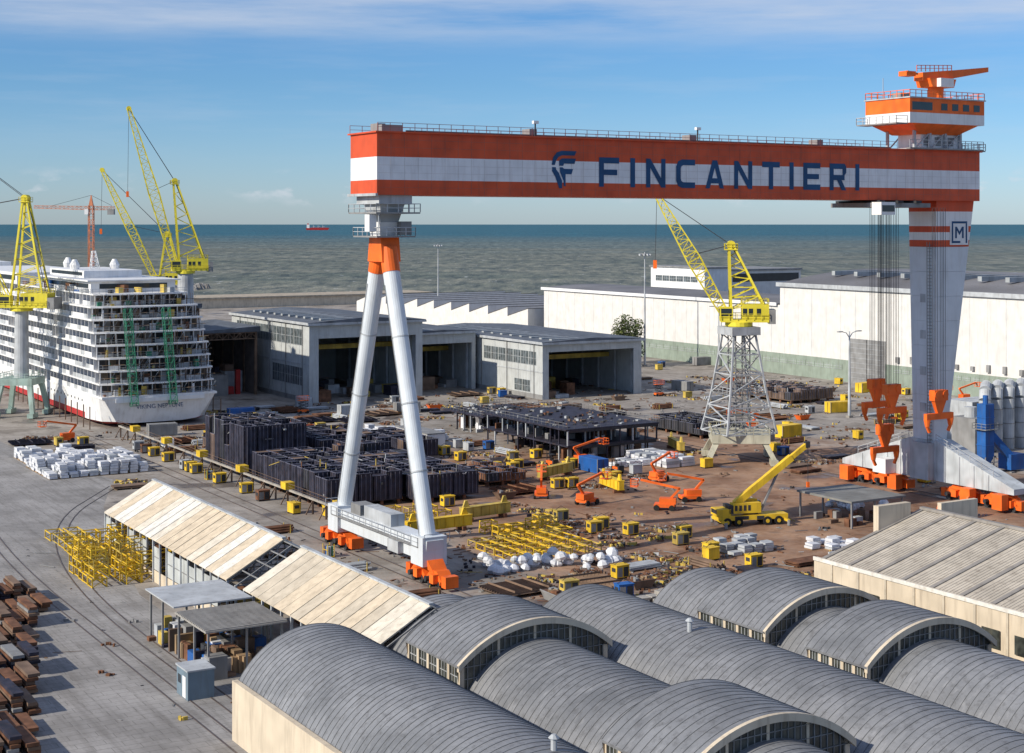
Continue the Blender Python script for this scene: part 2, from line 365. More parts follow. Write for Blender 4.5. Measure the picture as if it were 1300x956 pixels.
def bogie(g,x,yc,L=8):
    g.taper((x,yc,2.0),(2.0,4.6),(x,yc,3.2),(2.2,1.8),orange)
    for s in (-1,1):
        g.taper((x,yc+s*L/4,1.1),(1.8,4.0),(x,yc+s*L/4,2.2),(1.8,1.5),orange)
        g.box(x-1.6,x-.92,yc+s*L/4-1.2,yc+s*L/4-.2,.8,1.9,orange); g.cyl((x-1.7,yc+s*L/4+.8,1.1),(x-.95,yc+s*L/4+.8,1.1),.35,.35,8,dark)
        for k in (-1,1):
            c=yc+s*L/4+k*1.05; g.cyl((x-.95,c,.55),(x+.4,c,.55),.5,.5,12,dark); g.box(x-.85,x+.85,c-.6,c+.6,.6,1.3,orange)
    g.box(x-.9,x+.9,yc+L/2-.1,yc+L/2+1.0,.5,1.9,orange); g.box(x-.9,x+.9,yc-L/2-1.0,yc-L/2+.1,.5,1.9,orange)
g=gc.p('bogies')
for s in (-1,1): bogie(g,3,s*13.4,8.6)
for yy in (-15.5,-7.5,8.5,15.5): bogie(g,103.7,yy,6.5)
g=gc.p('fixed_leg')
def legseg(z0,z1,mt):
    def sec(z):
        t=(z-9)/(48.74-9); xr=105.0+(110.6-105.0)*t; xl=102.2-0.3*t; h=2.3+.8*t; return xl,xr,h
    a0,a1,h0=sec(z0);b0,b1,h1=sec(z1)
    g.hexa([(a0,-h0,z0),(a1,-h0,z0),(a1,h0,z0),(a0,h0,z0),(b0,-h1,z1),(b1,-h1,z1),(b1,h1,z1),(b0,h1,z1)],mt)
for i in range(8):
    z0=8.6+(41.2-8.6)*i/8; z1=8.6+(41.2-8.6)*(i+1)/8; legseg(z0,z1-.03,legw)
legseg(41.2,42.3,red); legseg(42.3,43.6,white); legseg(43.6,44.6,red); legseg(44.6,47.0,white); legseg(47,48.74,red)
g2=gc.p('emblem')
yq=-3.14; X0=105.4; Z0=41.8
def er(a,b,c,d): g2.poly([(X0+a,yq,Z0+b),(X0+c,yq,Z0+b),(X0+c,yq,Z0+d),(X0+a,yq,Z0+d)],navy)
g2.box(X0-.3,X0+3.9,yq+.03,yq+.5,Z0-.3,Z0+3.9,white)
er(0,0,.35,3.6);er(3.25,0,3.6,3.6);er(.35,3.25,3.25,3.6);er(.35,0,2,.35);er(.8,.8,1.2,2.7);er(2.4,.8,2.8,2.7)
g2.poly([(X0+1.2,yq,Z0+2.7),(X0+1.2,yq,Z0+2.1),(X0+1.8,yq,Z0+1.3),(X0+2.4,yq,Z0+2.1),(X0+2.4,yq,Z0+2.7),(X0+1.8,yq,Z0+1.9)],navy)
for zc in (14,20,26,32,38): g.box(102.0,102.2,-.6,.6,zc,zc+1.4,lgrey)
for i in range(60): g.box(101.6,102.1,-2.0,-1.4,9+i*.55,9.06+i*.55,grey)
g.beam((101.6,-2,9),(101.5,-2,42),.08,grey); g.beam((101.6,-1.4,9),(101.5,-1.4,42),.08,grey)
g=gc.p('fixed_leg_sill')
def prof(ys,zs0,zs1,x0,x1,mt):
    for i in range(len(ys)-1):
        g.hexa([(x0,ys[i],zs0[i]),(x1,ys[i],zs0[i]),(x1,ys[i+1],zs0[i+1]),(x0,ys[i+1],zs0[i+1]),(x0,ys[i],zs1[i]),(x1,ys[i],zs1[i]),(x1,ys[i+1],zs1[i+1]),(x0,ys[i+1],zs1[i+1])],mt)
sg=mat('sill_grey',(.46,.49,.51),.6,dirt=.35)
prof([-19,-15,-3,3,15,19],[2.9]*6,[3.8,5.2,9.4,9.4,5.2,3.8],102,105.6,sg)
for yy in (-14,-11,-8,-5,5,8,11,14): g.box(101.86,102,yy-.08,yy+.08,3,9.3-abs(abs(yy)-3)*.36,lgrey)
g.railing([(101.9,-15,5.2),(101.9,-3,9.4)],1.1,lgrey,.08); g.railing([(101.9,3,9.4),(101.9,15,5.2)],1.1,lgrey,.08)
g.box(100.6,102,-2.5,1.5,3,9,lgrey); g.box(99.5,101.9,6,9,3,5.4,white)
for yy in (-17,-10.5,5.5,17): g.box(100.4,101.9,yy-1,yy+1,.5,2.9,orange)
g=gc.p('machinery_house')
for x in (97,100.5,104,107.5):
    for yy in (-3,3): g.box(x-.2,x+.2,yy-.2,yy+.2,57,60.2,lgrey)
    if x<107:
        for yy in (-3,3): g.beam((x,yy,57),(x+3.5,yy,60),.18,lgrey)
g.box(96,109,-4,4,57.0,57.3,lgrey); g.railing([(94,-5,57.3),(110.8,-5,57.3)],1.2,lgrey,.09,1.3); g.box(94,110.8,-5.1,-4.2,57.02,57.25,grey)
g.box(99,108,-2.6,2.6,57.3,60,white); g.taper((102.5,0,59.6),(9,6),(102.5,0,61.2),(15,9.5),orange)
for x in (99.5,102,105): g.box(x,x+1.4,-2.66,-2.6,57.8,59.2,grey)
g.box(94,111,-5,5,61.2,62.9,white); g.box(94.003,110.997,-4.997,4.997,62.903,65.2,orange); g.box(93.8,111.2,-5.2,5.2,65.2,65.4,lgrey)
g.box(94.5,99,-5.04,-4.99,63.3,64.6,glass)
for x in (101,103.5,106,108.5): g.box(x,x+1.4,-5.04,-4.99,63.4,64.5,glass)
g.railing([(94,-5,65.4),(111,-5,65.4),(111,5,65.4),(94,5,65.4)],1.1,orange,.09,1.3,True)
g.box(91.5,94,-4.5,4.5,61.0,61.2,grey); g.railing([(94,-4.5,61.2),(91.5,-4.5,61.2),(91.5,4.5,61.2),(94,4.5,61.2)],1.1,lgrey,.09,1.3)
g.box(108,113.5,-3,3,57,57.2,grey); g.railing([(108,-3,57.2),(113.5,-3,57.2),(113.5,3,57.2)],1.1,lgrey,.09,1.3)
g.beam((96,3,65.4),(96,3,69),.08,lgrey); g.box(98,100,1,3,65.4,66.6,grey)
g=gc.p('service_jib')
g.cyl((105,0,65.4),(105,0,67.6),1.3,1.3,16,orange); g.taper((105,0,67.6),(5,3.4),(105,0,69),(6,3.4),orange)
g.hexa([(101,-1,68.6),(108,-1,68.4),(108,1,68.4),(101,1,68.6),(101,-1,69.9),(108,-1,70.6),(108,1,70.6),(101,1,69.9)],orange)
g.hexa([(108,-.7,69.2),(117,-.5,70.8),(117,.5,70.8),(108,.7,69.2),(108,-.7,70.6),(117,-.5,71.6),(117,.5,71.6),(108,.7,70.6)],orange)
g.beam((100,-.8,69.6),(97.6,-.8,69.9),.3,orange); g.box(97.4,99.5,-.9,.9,69.2,70,orange); g.railing([(99,-1.6,69.9),(107,-1.6,70.3)],1,orange,.1,1)
g.box(103.5,106.5,-2.6,-1.7,67.6,69,white)
g=gc.p('trolley'); g.box(86,99,-4.6,4.6,47.6,48.3,grey); g.box(86,89,-6.8,-4.7,46.4,48.4,white); g.box(86.2,88.8,-6.84,-6.79,46.9,47.9,glass)
for x in (88,92,96): g.box(x-.6,x+.6,-5,5,48.3,48.7,dark)
rope=mat('wire_rope',(.05,.05,.055),.6,dirt=0)
g=gc.p('ropes'); hk=gc.p('hook_blocks')
for (hx,hy,hz) in ((92.5,-2.5,17.5),(94.5,3,17.8),(99.4,-6,16.5),(97.6,4.2,10)):
    for dx in (-1.1,-.7,.7,1.1):
        for dy in (-.35,.35):
            g.cyl((hx+dx,hy+dy,hz+1.6),(hx+dx,hy+dy,47.6),.05,.05,4,rope,False)
    hk.box(hx-1.5,hx+1.5,hy-.6,hy+.6,hz,hz+1.7,orange)
    hk.taper((hx,hy,hz-2),(1.0,.6),(hx,hy,hz),(2.6,.8),orange)
    hk.box(hx-3.0,hx+3.0,hy-.35,hy+.35,hz-3,hz-2,orange)
    for s in (-1,1):
        hk.cyl((hx+s*2.6,hy,hz-3),(hx+s*2.6,hy,hz-4.1),.55,.35,8,orange); hk.beam((hx+s*2.6,hy,hz-4.1),(hx+s*2.1,hy,hz-5),.4,orange)
        hk.cyl((hx+s*.9,hy-.7,hz+1),(hx+s*.9,hy+.7,hz+1),.6,.6,12,orange)
gc.place(0,0)

# ------------------------------------------------------------------ cruise ship
sp=M('cruise_ship'); g=sp.p('hull'); HT=6.6
secs=[(0,.9,9.5),(3,.5,11.8),(10,.35,13),(25,.3,13),(200,.3,13),(225,.3,8),(242,.6,1)]
prev=None
for (yy,kb,hw) in secs:
    sec=[(13-hw*.6,kb),(13-hw*.9,kb+.3),(13-hw,max(kb+.5,1.3)),(13-hw-(0 if yy>5 else -(hw-13)*.9),HT),(13+hw+(0 if yy>5 else (13-hw)*.9),HT),(13+hw,max(kb+.5,1.3)),(13+hw*.9,kb+.3),(13+hw*.6,kb)]
    pts=[(x,yy - (0 if z<HT-.5 or yy>5 else 1.5) ,z) for x,z in sec]
    if prev:
        for i in range(8):
            j=(i+1)%8; mt=hullred if i in (0,1,5,6,7) else shipw
            if i==3: mt=concrete
            g.poly([prev[i],pts[i],pts[j],prev[j]],mt)
    else: g.poly(pts,shipw)
    prev=pts
g.box(-.1,26.1,-1.7,236,HT,HT+.5,shipw); g.box(2.9,23.1,-1.9,3,HT-.9,HT,shipw)
g.box(-.06,0,12,200,1.3,2.6,hullred)
for j in range(60): g.box(-.04,0,14+j*3,14.6+j*3,4.8,5.3,glass)
NK=8
sb=[-.8,0,1.2,2.6,4.2,6,8.2,11]; ins=[0,0,0,0,.2,.2,.6,2.0]
g=sp.p('decks'); cab=sp.p('cabins'); sc=sp.p('scaffolding')
cabm=[mat('cabin_dark',(.04,.04,.045),.6,dirt=.2),mat('cabin_brown',(.13,.10,.075),.7),mat('cabin_grey',(.22,.22,.23),.6),glass]
for k in range(NK):
    z0=HT+.5+2.75*k; s=sb[k]; i=ins[k]; yend=232-k*3
    cab.box(i+1.7,26-i-1.7,s+3,yend-3,z0,z0+2.4,cabm[0])
    g.box(i-.1,26-i+.1,s+1.2,yend,z0+2.4,z0+2.75,shipw)
    bul=[(i-.1,s+1.2),(i+2.5,s+.3),(i+7,s-.4),(13,s-.7),(26-i-7,s-.4),(26-i-2.5,s+.3),(26-i+.1,s+1.2)]
    bot=[(x,y_,z0+2.4) for x,y_ in bul]; top=[(x,y_,z0+2.72) for x,y_ in bul]
    g.poly(bot[::-1],shipw); g.poly(top,shipw)
    for q in range(6): g.poly([bot[q],bot[q+1],top[q+1],top[q]],shipw)
    n=int((yend-s-4)/3)
    for j in range(n):
        yy=s+4+j*3
        g.box(i,i+1.65,yy-.07,yy+.07,z0,z0+2.4,shipw)
        if R()<.85: g.box(i,i+.06,yy+.1,yy+2.9,z0,z0+1.0,shipw if R()<.6 else lgrey)
        if R()<.5: cab.box(i+1.6,i+1.69,yy+.3,yy+2.7,z0+.1,z0+2.1,random.choice(cabm))
        if yy<60: g.box(26-i-1.65,26-i,yy-.07,yy+.07,z0,z0+2.4,shipw)
    m_=11
    for j in range(m_+1):
        x=i+.4+(25.2-2*i)*j/m_
        g.box(x-.1,x+.1,s+1.3,s+1.5,z0,z0+2.4,shipw)
        if j<m_:
            x2=x+(25.2-2*i)/m_
            cab.box(x+.3,x2-.3,s+2.9,s+2.99,z0+.1,z0+2.2,random.choice(cabm))
            if R()<.5: g.box(x+.1,x2-.1,s+1.2,s+1.26,z0,z0+U(.5,1.1),random.choice([shipw,lgrey,cabm[0]]))
            for q in range(3):
                if R()<.6: cx=U(x,x2); cab.cbox((cx,s+U(.2,2.4),z0),(U(.2,1.4),U(.2,.9),U(.3,2)),0,random.choice([rust,fyellow,grey,green,wrap,dark,brown,lgrey]))
    g.railing([(i,s+1.25,z0),(i+6,s-.2,z0),(20-i,s-.2,z0),(26-i,s+1.25,z0)],1.1,lgrey,.06,1.2)
    for j in range(20):
        x=U(1,25); sc.beam((x,s-.7,z0),(x,s-.7,z0+2.6),.06,brown); sc.box(x-.8,x+1.4,s-1.1,s-.5,z0+1.2,z0+1.27,wood)
        if R()<.4: sc.beam((x,s-.7,z0),(x+1.6,s-.7,z0+2.4),.05,lgrey)
for x in (6.8,15.6):
    sc.truss((x,-2.6,5),(x,2.5,26),1.5,1.5,11,.14,.08,green)
    for j in range(9): sc.box(x-.7,x+.7,-3.0+j*.55,-1.8+j*.55,5.5+2.1*j,5.6+2.1*j,green)
g=sp.p('top_house'); z=HT+.5+2.75*NK
g.box(3,23,18,60,z,z+2.6,shipw); g.box(2,24,17,62,z+2.6,z+2.9,shipw); g.box(2.9,3.0,20,58,z+1,z+2.0,glass)
g.box(5,21,17.9,17.98,z+.9,z+2.0,glass); g.box(6,20,34,66,z+2.9,z+4.6,shipw); g.box(5.9,6,36,64,z+3.4,z+4.2,glass)
g.box(1,25,80,150,z,z+3,shipw); g.box(.9,1,82,148,z+1,z+2.2,glass); g.box(8,18,160,200,z,z+4,shipw)
g.truss((13,50,z+4.6),(13,51,z+9),2,.8,4,.15,.1,shipw)
for x,yy in ((8,50),(18,50),(13,75)):
    g.cyl((x,yy,z+2.9),(x,yy,z+5.6),.8,1.3,12,shipw); g.cyl((x,yy,z+5.6),(x,yy,z+7),1.3,.5,12,shipw)
g.railing([(1.5,11.3,z),(24.5,11.3,z)],1.1,lgrey,.07,1.5); g.railing([(1.5,11.3,z),(1.5,80,z)],1.1,lgrey,.07,1.5)
for j in range(130): g.cbox((U(2,24),U(12,90),z),(U(.4,2.5),U(.4,2.5),U(.4,1.9)),U(0,1),random.choice([wrap,grey,fyellow,rust,blue,shipw,lgrey,dark]))
tcv=bpy.data.curves.new('name_text','FONT'); tcv.body='VIKING NEPTUNE'; tcv.size=1.35; tcv.align_x='CENTER'; tcv.materials.append(navy)
e=sp.place(9,152)
to=bpy.data.objects.new('stern_name',tcv); COL.objects.link(to); to.parent=e; to.location=(13,-1.35,4.1); to.rotation_euler=(math.radians(75),0,0)
kb=M('keel_blocks'); q=kb.p()
for j in range(40):
    for x in (4,13,22): q.box(9+x-1,9+x+1,160+j*5,161.2+j*5,0,.28,wood)
for x in (7,37):
    for j in range(14): q.beam((x,153+j*5,0),(x,153+j*5,5),.2,brown)
kb.place(0,0)

# ------------------------------------------------------------------ jib cranes
def jib_crane(name,a,b,heading,zt,pz,reach,tipz,mast,col,tower='tube',base_w=8,portal=7.5,body=5,mastx=-3,lat=2.2,portcol=None,tw=1.7):
    c=M(name); portcol=portcol or col
    g=c.p('portal')
    for sx_ in (-1,1):
        for sy in (-1,1):
            g.taper((sx_*base_w/2,sy*base_w/2,1.2),(1,1),(sx_*base_w*.38,sy*base_w*.38,portal),(1.1,1.1),portcol)
            g.box(sx_*base_w/2-.7,sx_*base_w/2+.7,sy*base_w/2-1.6,sy*base_w/2+1.6,.2,1.2,portcol)
            for k in (-1,1): g.cyl((sx_*base_w/2-.3,sy*base_w/2+k,.4),(sx_*base_w/2+.3,sy*base_w/2+k,.4),.4,.4,10,dark)
    h=base_w*.45; g.box(-h,h,-h,h,portal,portal+1.6,portcol); g.railing([(-h,-h,portal+1.6),(h,-h,portal+1.6),(h,h,portal+1.6),(-h,h,portal+1.6)],1.1,portcol,.1,1.5,True)
    g=c.p('tower')
    if tower=='tube': g.cyl((0,0,portal+1.6),(0,0,zt),tw,tw*.9,18,lgrey)
    g.cyl((0,0,zt),(0,0,zt+.8),2.6,2.6,20,col)
    g=c.p('slewing_house')
    g.box(-body*1.1,body*.7,-body*.42,body*.42,zt+.8,zt+1.3,col); g.box(-body*1.1,-body*.1,-body*.38,body*.38,zt+1.3,zt+4.2,col)
    g.box(-body*1.35,-body*1.1,-body*.4,body*.4,zt+.5,zt+3.2,grey); g.box(body*.25,body*.75,body*.15,body*.42,zt+1.3,zt+3.7,col); g.box(body*.74,body*.77,body*.18,body*.4,zt+2,zt+3.4,glass)
    g.box(body*.3,body*.7,body*.42,body*.43,zt+2,zt+3.4,glass)
    for x in (-4,-2.5,-1.4):
        for s in (-1,1): g.box(x,x+.8,min(s*body*.38,s*body*.386),max(s*body*.38,s*body*.386),zt+2.2,zt+3.4,glass)
    r=body*.46; g.railing([(-body*1.1,-r,zt+1.3),(body*.7,-r,zt+1.3),(body*.7,r,zt+1.3),(-body*1.1,r,zt+1.3)],1.1,col,.1,1.4,True)
    g.railing([(-body*1.1,-body*.38,zt+4.2),(-body*.1,-body*.38,zt+4.2),(-body*.1,body*.38,zt+4.2),(-body*1.1,body*.38,zt+4.2)],1.0,col,.08,1.2,True)
    g=c.p('mast'); mt_=Vector((mastx,0,mast))
    for s in (-1,1):
        g.beam((body*.3,s*body*.35,zt+1.3),mt_+Vector((.4,s*.7,0)),.45,col); g.beam((-body*.9,s*body*.35,zt+4.2),mt_+Vector((-.4,s*.7,0)),.4,col)
        for k in range(1,7):
            t=k/7; p=Vector((body*.3,s*body*.35,zt+1.3)).lerp(mt_,t); q=Vector((-body*.9,s*body*.35,zt+4.2)).lerp(mt_,t); g.beam(p,q,.18,col)
            q2=Vector((-body*.9,s*body*.35,zt+4.2)).lerp(mt_,(k-1)/7); g.beam(p,q2,.15,col)
    for k in range(1,7):
        t=k/7
        for x0,zz in ((body*.3,zt+1.3),(-body*.9,zt+4.2)): g.beam(Vector((x0,-body*.35,zz)).lerp(mt_,t),Vector((x0,body*.35,zz)).lerp(mt_,t),.16,col)
    g.cyl(mt_+Vector((0,-1,0)),mt_+Vector((0,1,0)),.8,.8,14,col); g.box(mt_.x-1.2,mt_.x+1.2,-1.2,1.2,mast-1,mast-.8,col)
    g.railing([(mt_.x-1.2,-1.2,mast-.8),(mt_.x+1.2,-1.2,mast-.8),(mt_.x+1.2,1.2,mast-.8),(mt_.x-1.2,1.2,mast-.8)],1.0,col,.08,1.2,True)
    g=c.p('jib'); j0=Vector((body*.55,0,pz)); j1=Vector((reach,0,tipz)); mid=j0.lerp(j1,.45)
    g.truss(j0,mid,lat*.6,lat,8,.22,.12,col); g.truss(mid,j1,lat,lat*.35,11,.2,.11,col); g.cyl(j1+Vector((0,-.5,0)),j1+Vector((0,.5,0)),.7,.7,12,col)
    g=c.p('ties')
    for s in (-.6,.6):
        g.beam(mt_+Vector((0,s,0)),j1+Vector((0,s*.6,0)),.11,rope); g.beam(mt_+Vector((0,s,0)),mid+Vector((0,s,1)),.11,rope)
        g.beam(mt_+Vector((0,s,0)),(-body,s*2,zt+4),.12,rope)
    dz=(tipz-zt)*.5
    g.beam(j1,j1+Vector((.3,0,-dz)),.09,rope); g.box(j1.x,j1.x+.7,-.4,.4,j1.z-dz-1.6,j1.z-dz,orange)
    return c.place(a,b,yaw=math.radians(heading))
jib_crane('harbour_crane',57,235,197,31,34,15.5,77,57,lemon,body=5.5,mastx=3,base_w=9,lat=2.8,tw=2.4)
jib_crane('harbour_crane',61,266,188,26,29,18,61,42,lemon,body=5,mastx=-1,base_w=9,lat=2.4)
jib_crane('harbour_crane',0,185,175,24.6,27,28,72,51,lemon,body=6.5,mastx=-1,base_w=9,lat=3,portcol=mat('portal_green',(.30,.40,.36),.6))
jib_crane('harbour_crane',-16,196,160,24.6,27,22,55,45,lemon,body=5.5,mastx=-2,base_w=9,lat=3)
jib_crane('lattice_tower_crane',100,45,176,25.6,28,15.5,50.5,41,lemon,tower='none',body=5,mastx=1.5,base_w=12,portal=4,lat=2.6,portcol=mat('portal_pale',(.48,.46,.36),.6,dirt=.5))
lt=M('crane_tower'); g=lt.p()
for t0,t1,z0,z1 in ((10.5,7.6,5.6,13),(7.6,4.6,13,24)):
    g.truss((0,0,z0),(0,0,z1),t0,t1,3,.34,.2,lgrey)
g.truss((0,0,5.6),(0,0,24),3,3,7,.2,.12,grey); g.box(-3,3,-3,3,24,25.5,lgrey); g.railing([(-3.4,-3.4,13),(3.4,-3.4,13),(3.4,3.4,13),(-3.4,3.4,13)],1.1,lgrey,.1,1.5,True)
lt.place(100,45,yaw=math.radians(20))
tcn=M('tower_crane'); orc=mat('tower_crane_orange',(.55,.20,.10),.6)
g=tcn.p('mast'); g.truss((0,0,0),(0,0,52),1.8,1.8,24,.25,.14,orc)
g=tcn.p('jib'); g.truss((1,0,51),(-22,0,51.5),1.4,1.0,14,.18,.1,orc); g.truss((1,0,51),(9,0,51),1.4,1.2,6,.18,.1,orc)
g.taper((0,0,52),(1.6,1.6),(0,0,56),(.3,.3),orc); g.beam((0,0,56),(-15,0,52),.12,rope); g.beam((0,0,56),(8,0,52),.12,rope); g.box(6.5,9,-1,1,48.5,50.6,grey); g.box(-2.2,-.8,-1.6,-.7,48.6,50.6,white)
tcn.place(-163,598,0,world=True)

# ------------------------------------------------------------------ lamps
def lampmast(a,b,h,arms=False):
    m=M('lamp_mast'); g=m.p(); g.cyl((0,0,0),(0,0,h),.38,.16,10,lgrey)
    if arms:
        for s in (-1,1):
            pp=[(0,0,h-1.5),(s*1,0,h-.3),(s*2.4,0,h)]
            for p,q in zip(pp,pp[1:]): g.beam(p,q,.15,lgrey)
            g.box(s*2.9-.7,s*2.9+.7,-.3,.3,h-.1,h+.12,grey)
    else:
        g.cyl((0,0,h-.8),(0,0,h-.4),1.3,1.3,12,grey)
        for k in range(8):
            t=k*math.pi/4; g.cbox((1.6*math.cos(t),1.6*math.sin(t),h-1.1),(.7,.5,.6),t,lgrey)
    g.box(-.6,.6,-.6,.6,0,.5,concrete)
    m.place(a,b)
lampmast(239,424,36);lampmast(199,212,36);lampmast(219.0,200,19,True);lampmast(164,83,20,True)

# ------------------------------------------------------------------ tree
def tree(name,a,b,h,rad):
    m=M(name); g=m.p('trunk'); fo=m.p('foliage'); bark=mat('bark',(.10,.07,.05),.9)
    lf=[mat('leaf_%d'%i,c,.7,var=.3,dirt=0) for i,c in enumerate([(.07,.095,.025),(.105,.12,.035),(.05,.065,.02)])]
    g.cyl((0,0,0),(0,0,h*.35),.4,.28,8,bark)
    cl=[]
    for i in range(34):
        t=U(0,6.28); z=h*U(.25,.92); rr=rad*math.sqrt(R())*.8*(1-.6*abs(z/h-.55)); c=Vector((rr*math.cos(t),rr*math.sin(t),z)); cl.append(c)
        if i<12: g.cyl((0,0,h*.3),c,.14,.05,5,bark)
    for c in cl:
        r0=rad*U(.25,.42); mt=random.choice(lf)
        for k in range(110):
            d=Vector((U(-1,1),U(-1,1),U(-1,1)))
            if d.length>1: d.normalize()
            p=c+d*r0; u=Vector((U(-1,1),U(-1,1),U(-1,1))).normalized(); v=u.orthogonal().normalized(); s=U(.25,.5)
            fo.poly([p-u*s,p+v*s*.6,p+u*s,p-v*s*.6],mt if R()<.7 else random.choice(lf))
    m.place(a,b)
tree('broadleaf_tree',194,214,16,5.6); tree('broadleaf_tree',200,224,11,4)

# ------------------------------------------------------------------ sheds
def windows_x(g,x,y0,y1,z0,z1,n,fr=lgrey,gl=wingl,out=-1):
    w_=(y1-y0)/n
    for i in range(n):
        a=y0+i*w_+.15;b=y0+(i+1)*w_-.15
        g.box(min(x,x+out*.04),max(x,x+out*.04),a,b,z0,z1,gl)
        g.box(min(x,x+out*.09),max(x,x+out*.09),a,b,z0-.08,z0,fr)
        for f in (.33,.66): g.box(min(x,x+out*.09),max(x,x+out*.09),a+(b-a)*f-.04,a+(b-a)*f+.04,z0,z1,fr)
        g.box(min(x,x+out*.08),max(x,x+out*.08),a,b,(z0+z1)/2-.04,(z0+z1)/2+.04,fr)
def shed(a,b,w_,l,h,rise,wins,name='fabrication_shed',op=(0.08,.94),oph=.82):
    m=M(name); g=m.p('walls'); t=.4
    g.box(0,t,0,l,0,h,panel); g.box(w_-t,w_,0,l,0,h,panel); g.box(t,w_-t,l-t,l,0,h,panel)
    x0,x1=w_*op[0],w_*op[1]; zh=h*oph
    g.box(t,x0,0,t,0,h,panel); g.box(x1,w_-t,0,t,0,h,panel); g.box(x0,x1,0,t,zh,h,panel)
    for i in range(1,int(l/6)): g.box(-.06,0,i*6-.06,i*6+.06,0,h,lgrey)
    g.box(-.12,0,.05,l-.05,h*.48,h*.48+.25,lgrey); g.box(-.1,0,.05,l-.05,0,1.2,grey)
    for q in range(5): g.cyl((-.2,4+q*l/5,0),(-.2,4+q*l/5,h),.1,.1,6,grey)
    ro=m.p('roof')
    ro.hexa([(-.6,-.8,h),(w_/2,-.8,h),(w_/2,l+.5,h),(-.6,l+.5,h),(-.6,-.8,h+.5),(w_/2,-.8,h+rise),(w_/2,l+.5,h+rise),(-.6,l+.5,h+.5)],roofd)
    ro.hexa([(w_/2,-.8,h),(w_+.6,-.8,h),(w_+.6,l+.5,h),(w_/2,l+.5,h),(w_/2,-.8,h+rise),(w_+.6,-.8,h+.5),(w_+.6,l+.5,h+.5),(w_/2,l+.5,h+rise)],roofd)
    ro.box(-.75,-.6,-.85,l+.5,h-.1,h+.55,lgrey); ro.box(-.7,w_+.7,-1.0,-.8,h-.2,h+.35,lgrey)
    for i in range(int(l/5)): ro.box(w_*.12,w_*.4,i*5+1.5,i*5+2.7,h+rise*.55,h+rise*.78+.15,rlight)
    wi=m.p('windows')
    for (y0,y1,z0,z1,n) in wins: windows_x(wi,-.0,y0,y1,z0,z1,n)
    inn=m.p('interior')
    for i in range(int(l/8)):
        for x in (1.0,w_-1.0): inn.box(x-.3,x+.3,3+i*8-.3,3+i*8+.3,0,h-.5,lgrey)
        inn.truss((1,3+i*8,h-1.6),(w_-1,3+i*8,h-1.6),1.4,1.4,8,.15,.1,grey)
    inn.box(.8,w_-.8,14,16,h*.62,h*.62+1.2,fyellow)
    for i in range(22): inn.cbox((U(3,w_-3),U(2,l-5),0),(U(2,5),U(2,5),U(.5,3.5)),0,random.choice([primer,rust,grey,brown,fyellow,lgrey]))
    m.place(a,b)
shed(68,174,32,54,19.6,1.6,[(4,50,14.2,18.2,8),(4,24,4,8.5,4)])
shed(122,150,31,68,14.2,1.2,[(3,30,8.6,12,7),(34,64,8.6,12,7),(6,14,1.5,4.5,2)],op=(.06,.92),oph=.85)
shed(100.5,182,20,46,15.5,1.0,[])
def openshed(w_,n,h):
    m=M('open_shed'); g=m.p('frame'); bs_=mat('brown_sheet',(.15,.13,.12),.8)
    for i in range(n+1):
        for x in (0,w_): g.box(x-.35,x+.35,i*8-.35,i*8+.35,0,h,brown)
        g.truss((0,i*8,h-.9),(w_,i*8,h-.9),1.6,1.6,9,.18,.12,brown)
    g.box(w_,w_+.3,0,n*8,0,h,bs_); g.box(-.1,.1,.5,n*8-.5,h*.62,h-.1,bs_); g.box(0,w_,n*8,n*8+.3,0,h,bs_)
    m.p('roof').hexa([(-1,-1,h+.1),(w_+1,-1,h+.1),(w_+1,n*8+1,h+.1),(-1,n*8+1,h+.1),(-1,-1,h+.7),(w_+1,-1,h+1.5),(w_+1,n*8+1,h+1.5),(-1,n*8+1,h+.7)],roofd)
    for i in range(n*5): m.p('stored_steel').cbox((U(2,w_-3),U(2,n*8-4),0),(U(1,5),U(1,5),U(.6,8)),0,random.choice([rust,hullred,primer,blue,brown,grey,lgrey]))
    return m
openshed(28,11,18.4).place(50,284); openshed(14,4,16.5).place(50,200)
m=M('white_hall'); g=m.p('walls'); HR=mat('hall_roof',(.17,.165,.17),.6,var=.25,scale=.05,dirt=.5,streak=False)
g.box(220,300,-60,172,6.2,26.5,hallw); g.box(219.95,300.05,-60.05,172.05,0,6.2,hallg)
g.box(220,258,172,305,6.2,20.6,hallw); g.box(219.95,258.05,172.1,305.05,0,6.2,hallg)
for i in range(61):
    yy=-58+i*6
    if yy<303: g.box(219.94,220,yy-.04,yy+.04,6.3,(26.3 if yy<172 else 20.5),lgrey if i%3==0 else hallw)
g=m.p('roof')
def barrel(g,x0,x1,y0,y1,z,rise,mt,n=12):
    for i in range(n):
        a0=i/n;a1=(i+1)/n; f=lambda t:z+rise*(1-(2*t-1)**2)
        g.hexa([(x0+(x1-x0)*a0,y0,z-.3),(x0+(x1-x0)*a1,y0,z-.3),(x0+(x1-x0)*a1,y1,z-.3),(x0+(x1-x0)*a0,y1,z-.3),
                (x0+(x1-x0)*a0,y0,f(a0)+.01),(x0+(x1-x0)*a1,y0,f(a1)+.01),(x0+(x1-x0)*a1,y1,f(a1)+.01),(x0+(x1-x0)*a0,y1,f(a0)+.01)],mt)
barrel(g,219.4,301,-61,173,26.8,4.2,HR); barrel(g,219.4,259,173.2,306,20.9,1.2,HR)
g.box(219.2,219.6,-61,173,26.2,27.4,lgrey); g.box(219.2,219.6,173,306,20.3,21.3,white)
for i in range(24): g.box(232,268,-55+i*9.4,-55+i*9.4+1.4,29.6,30.9,rlight)
g=m.p('doors')
g.box(219.6,219.95,128,142,0,12.5,grey); g.box(219.5,219.6,134.9,135.1,0,12.5,dark)
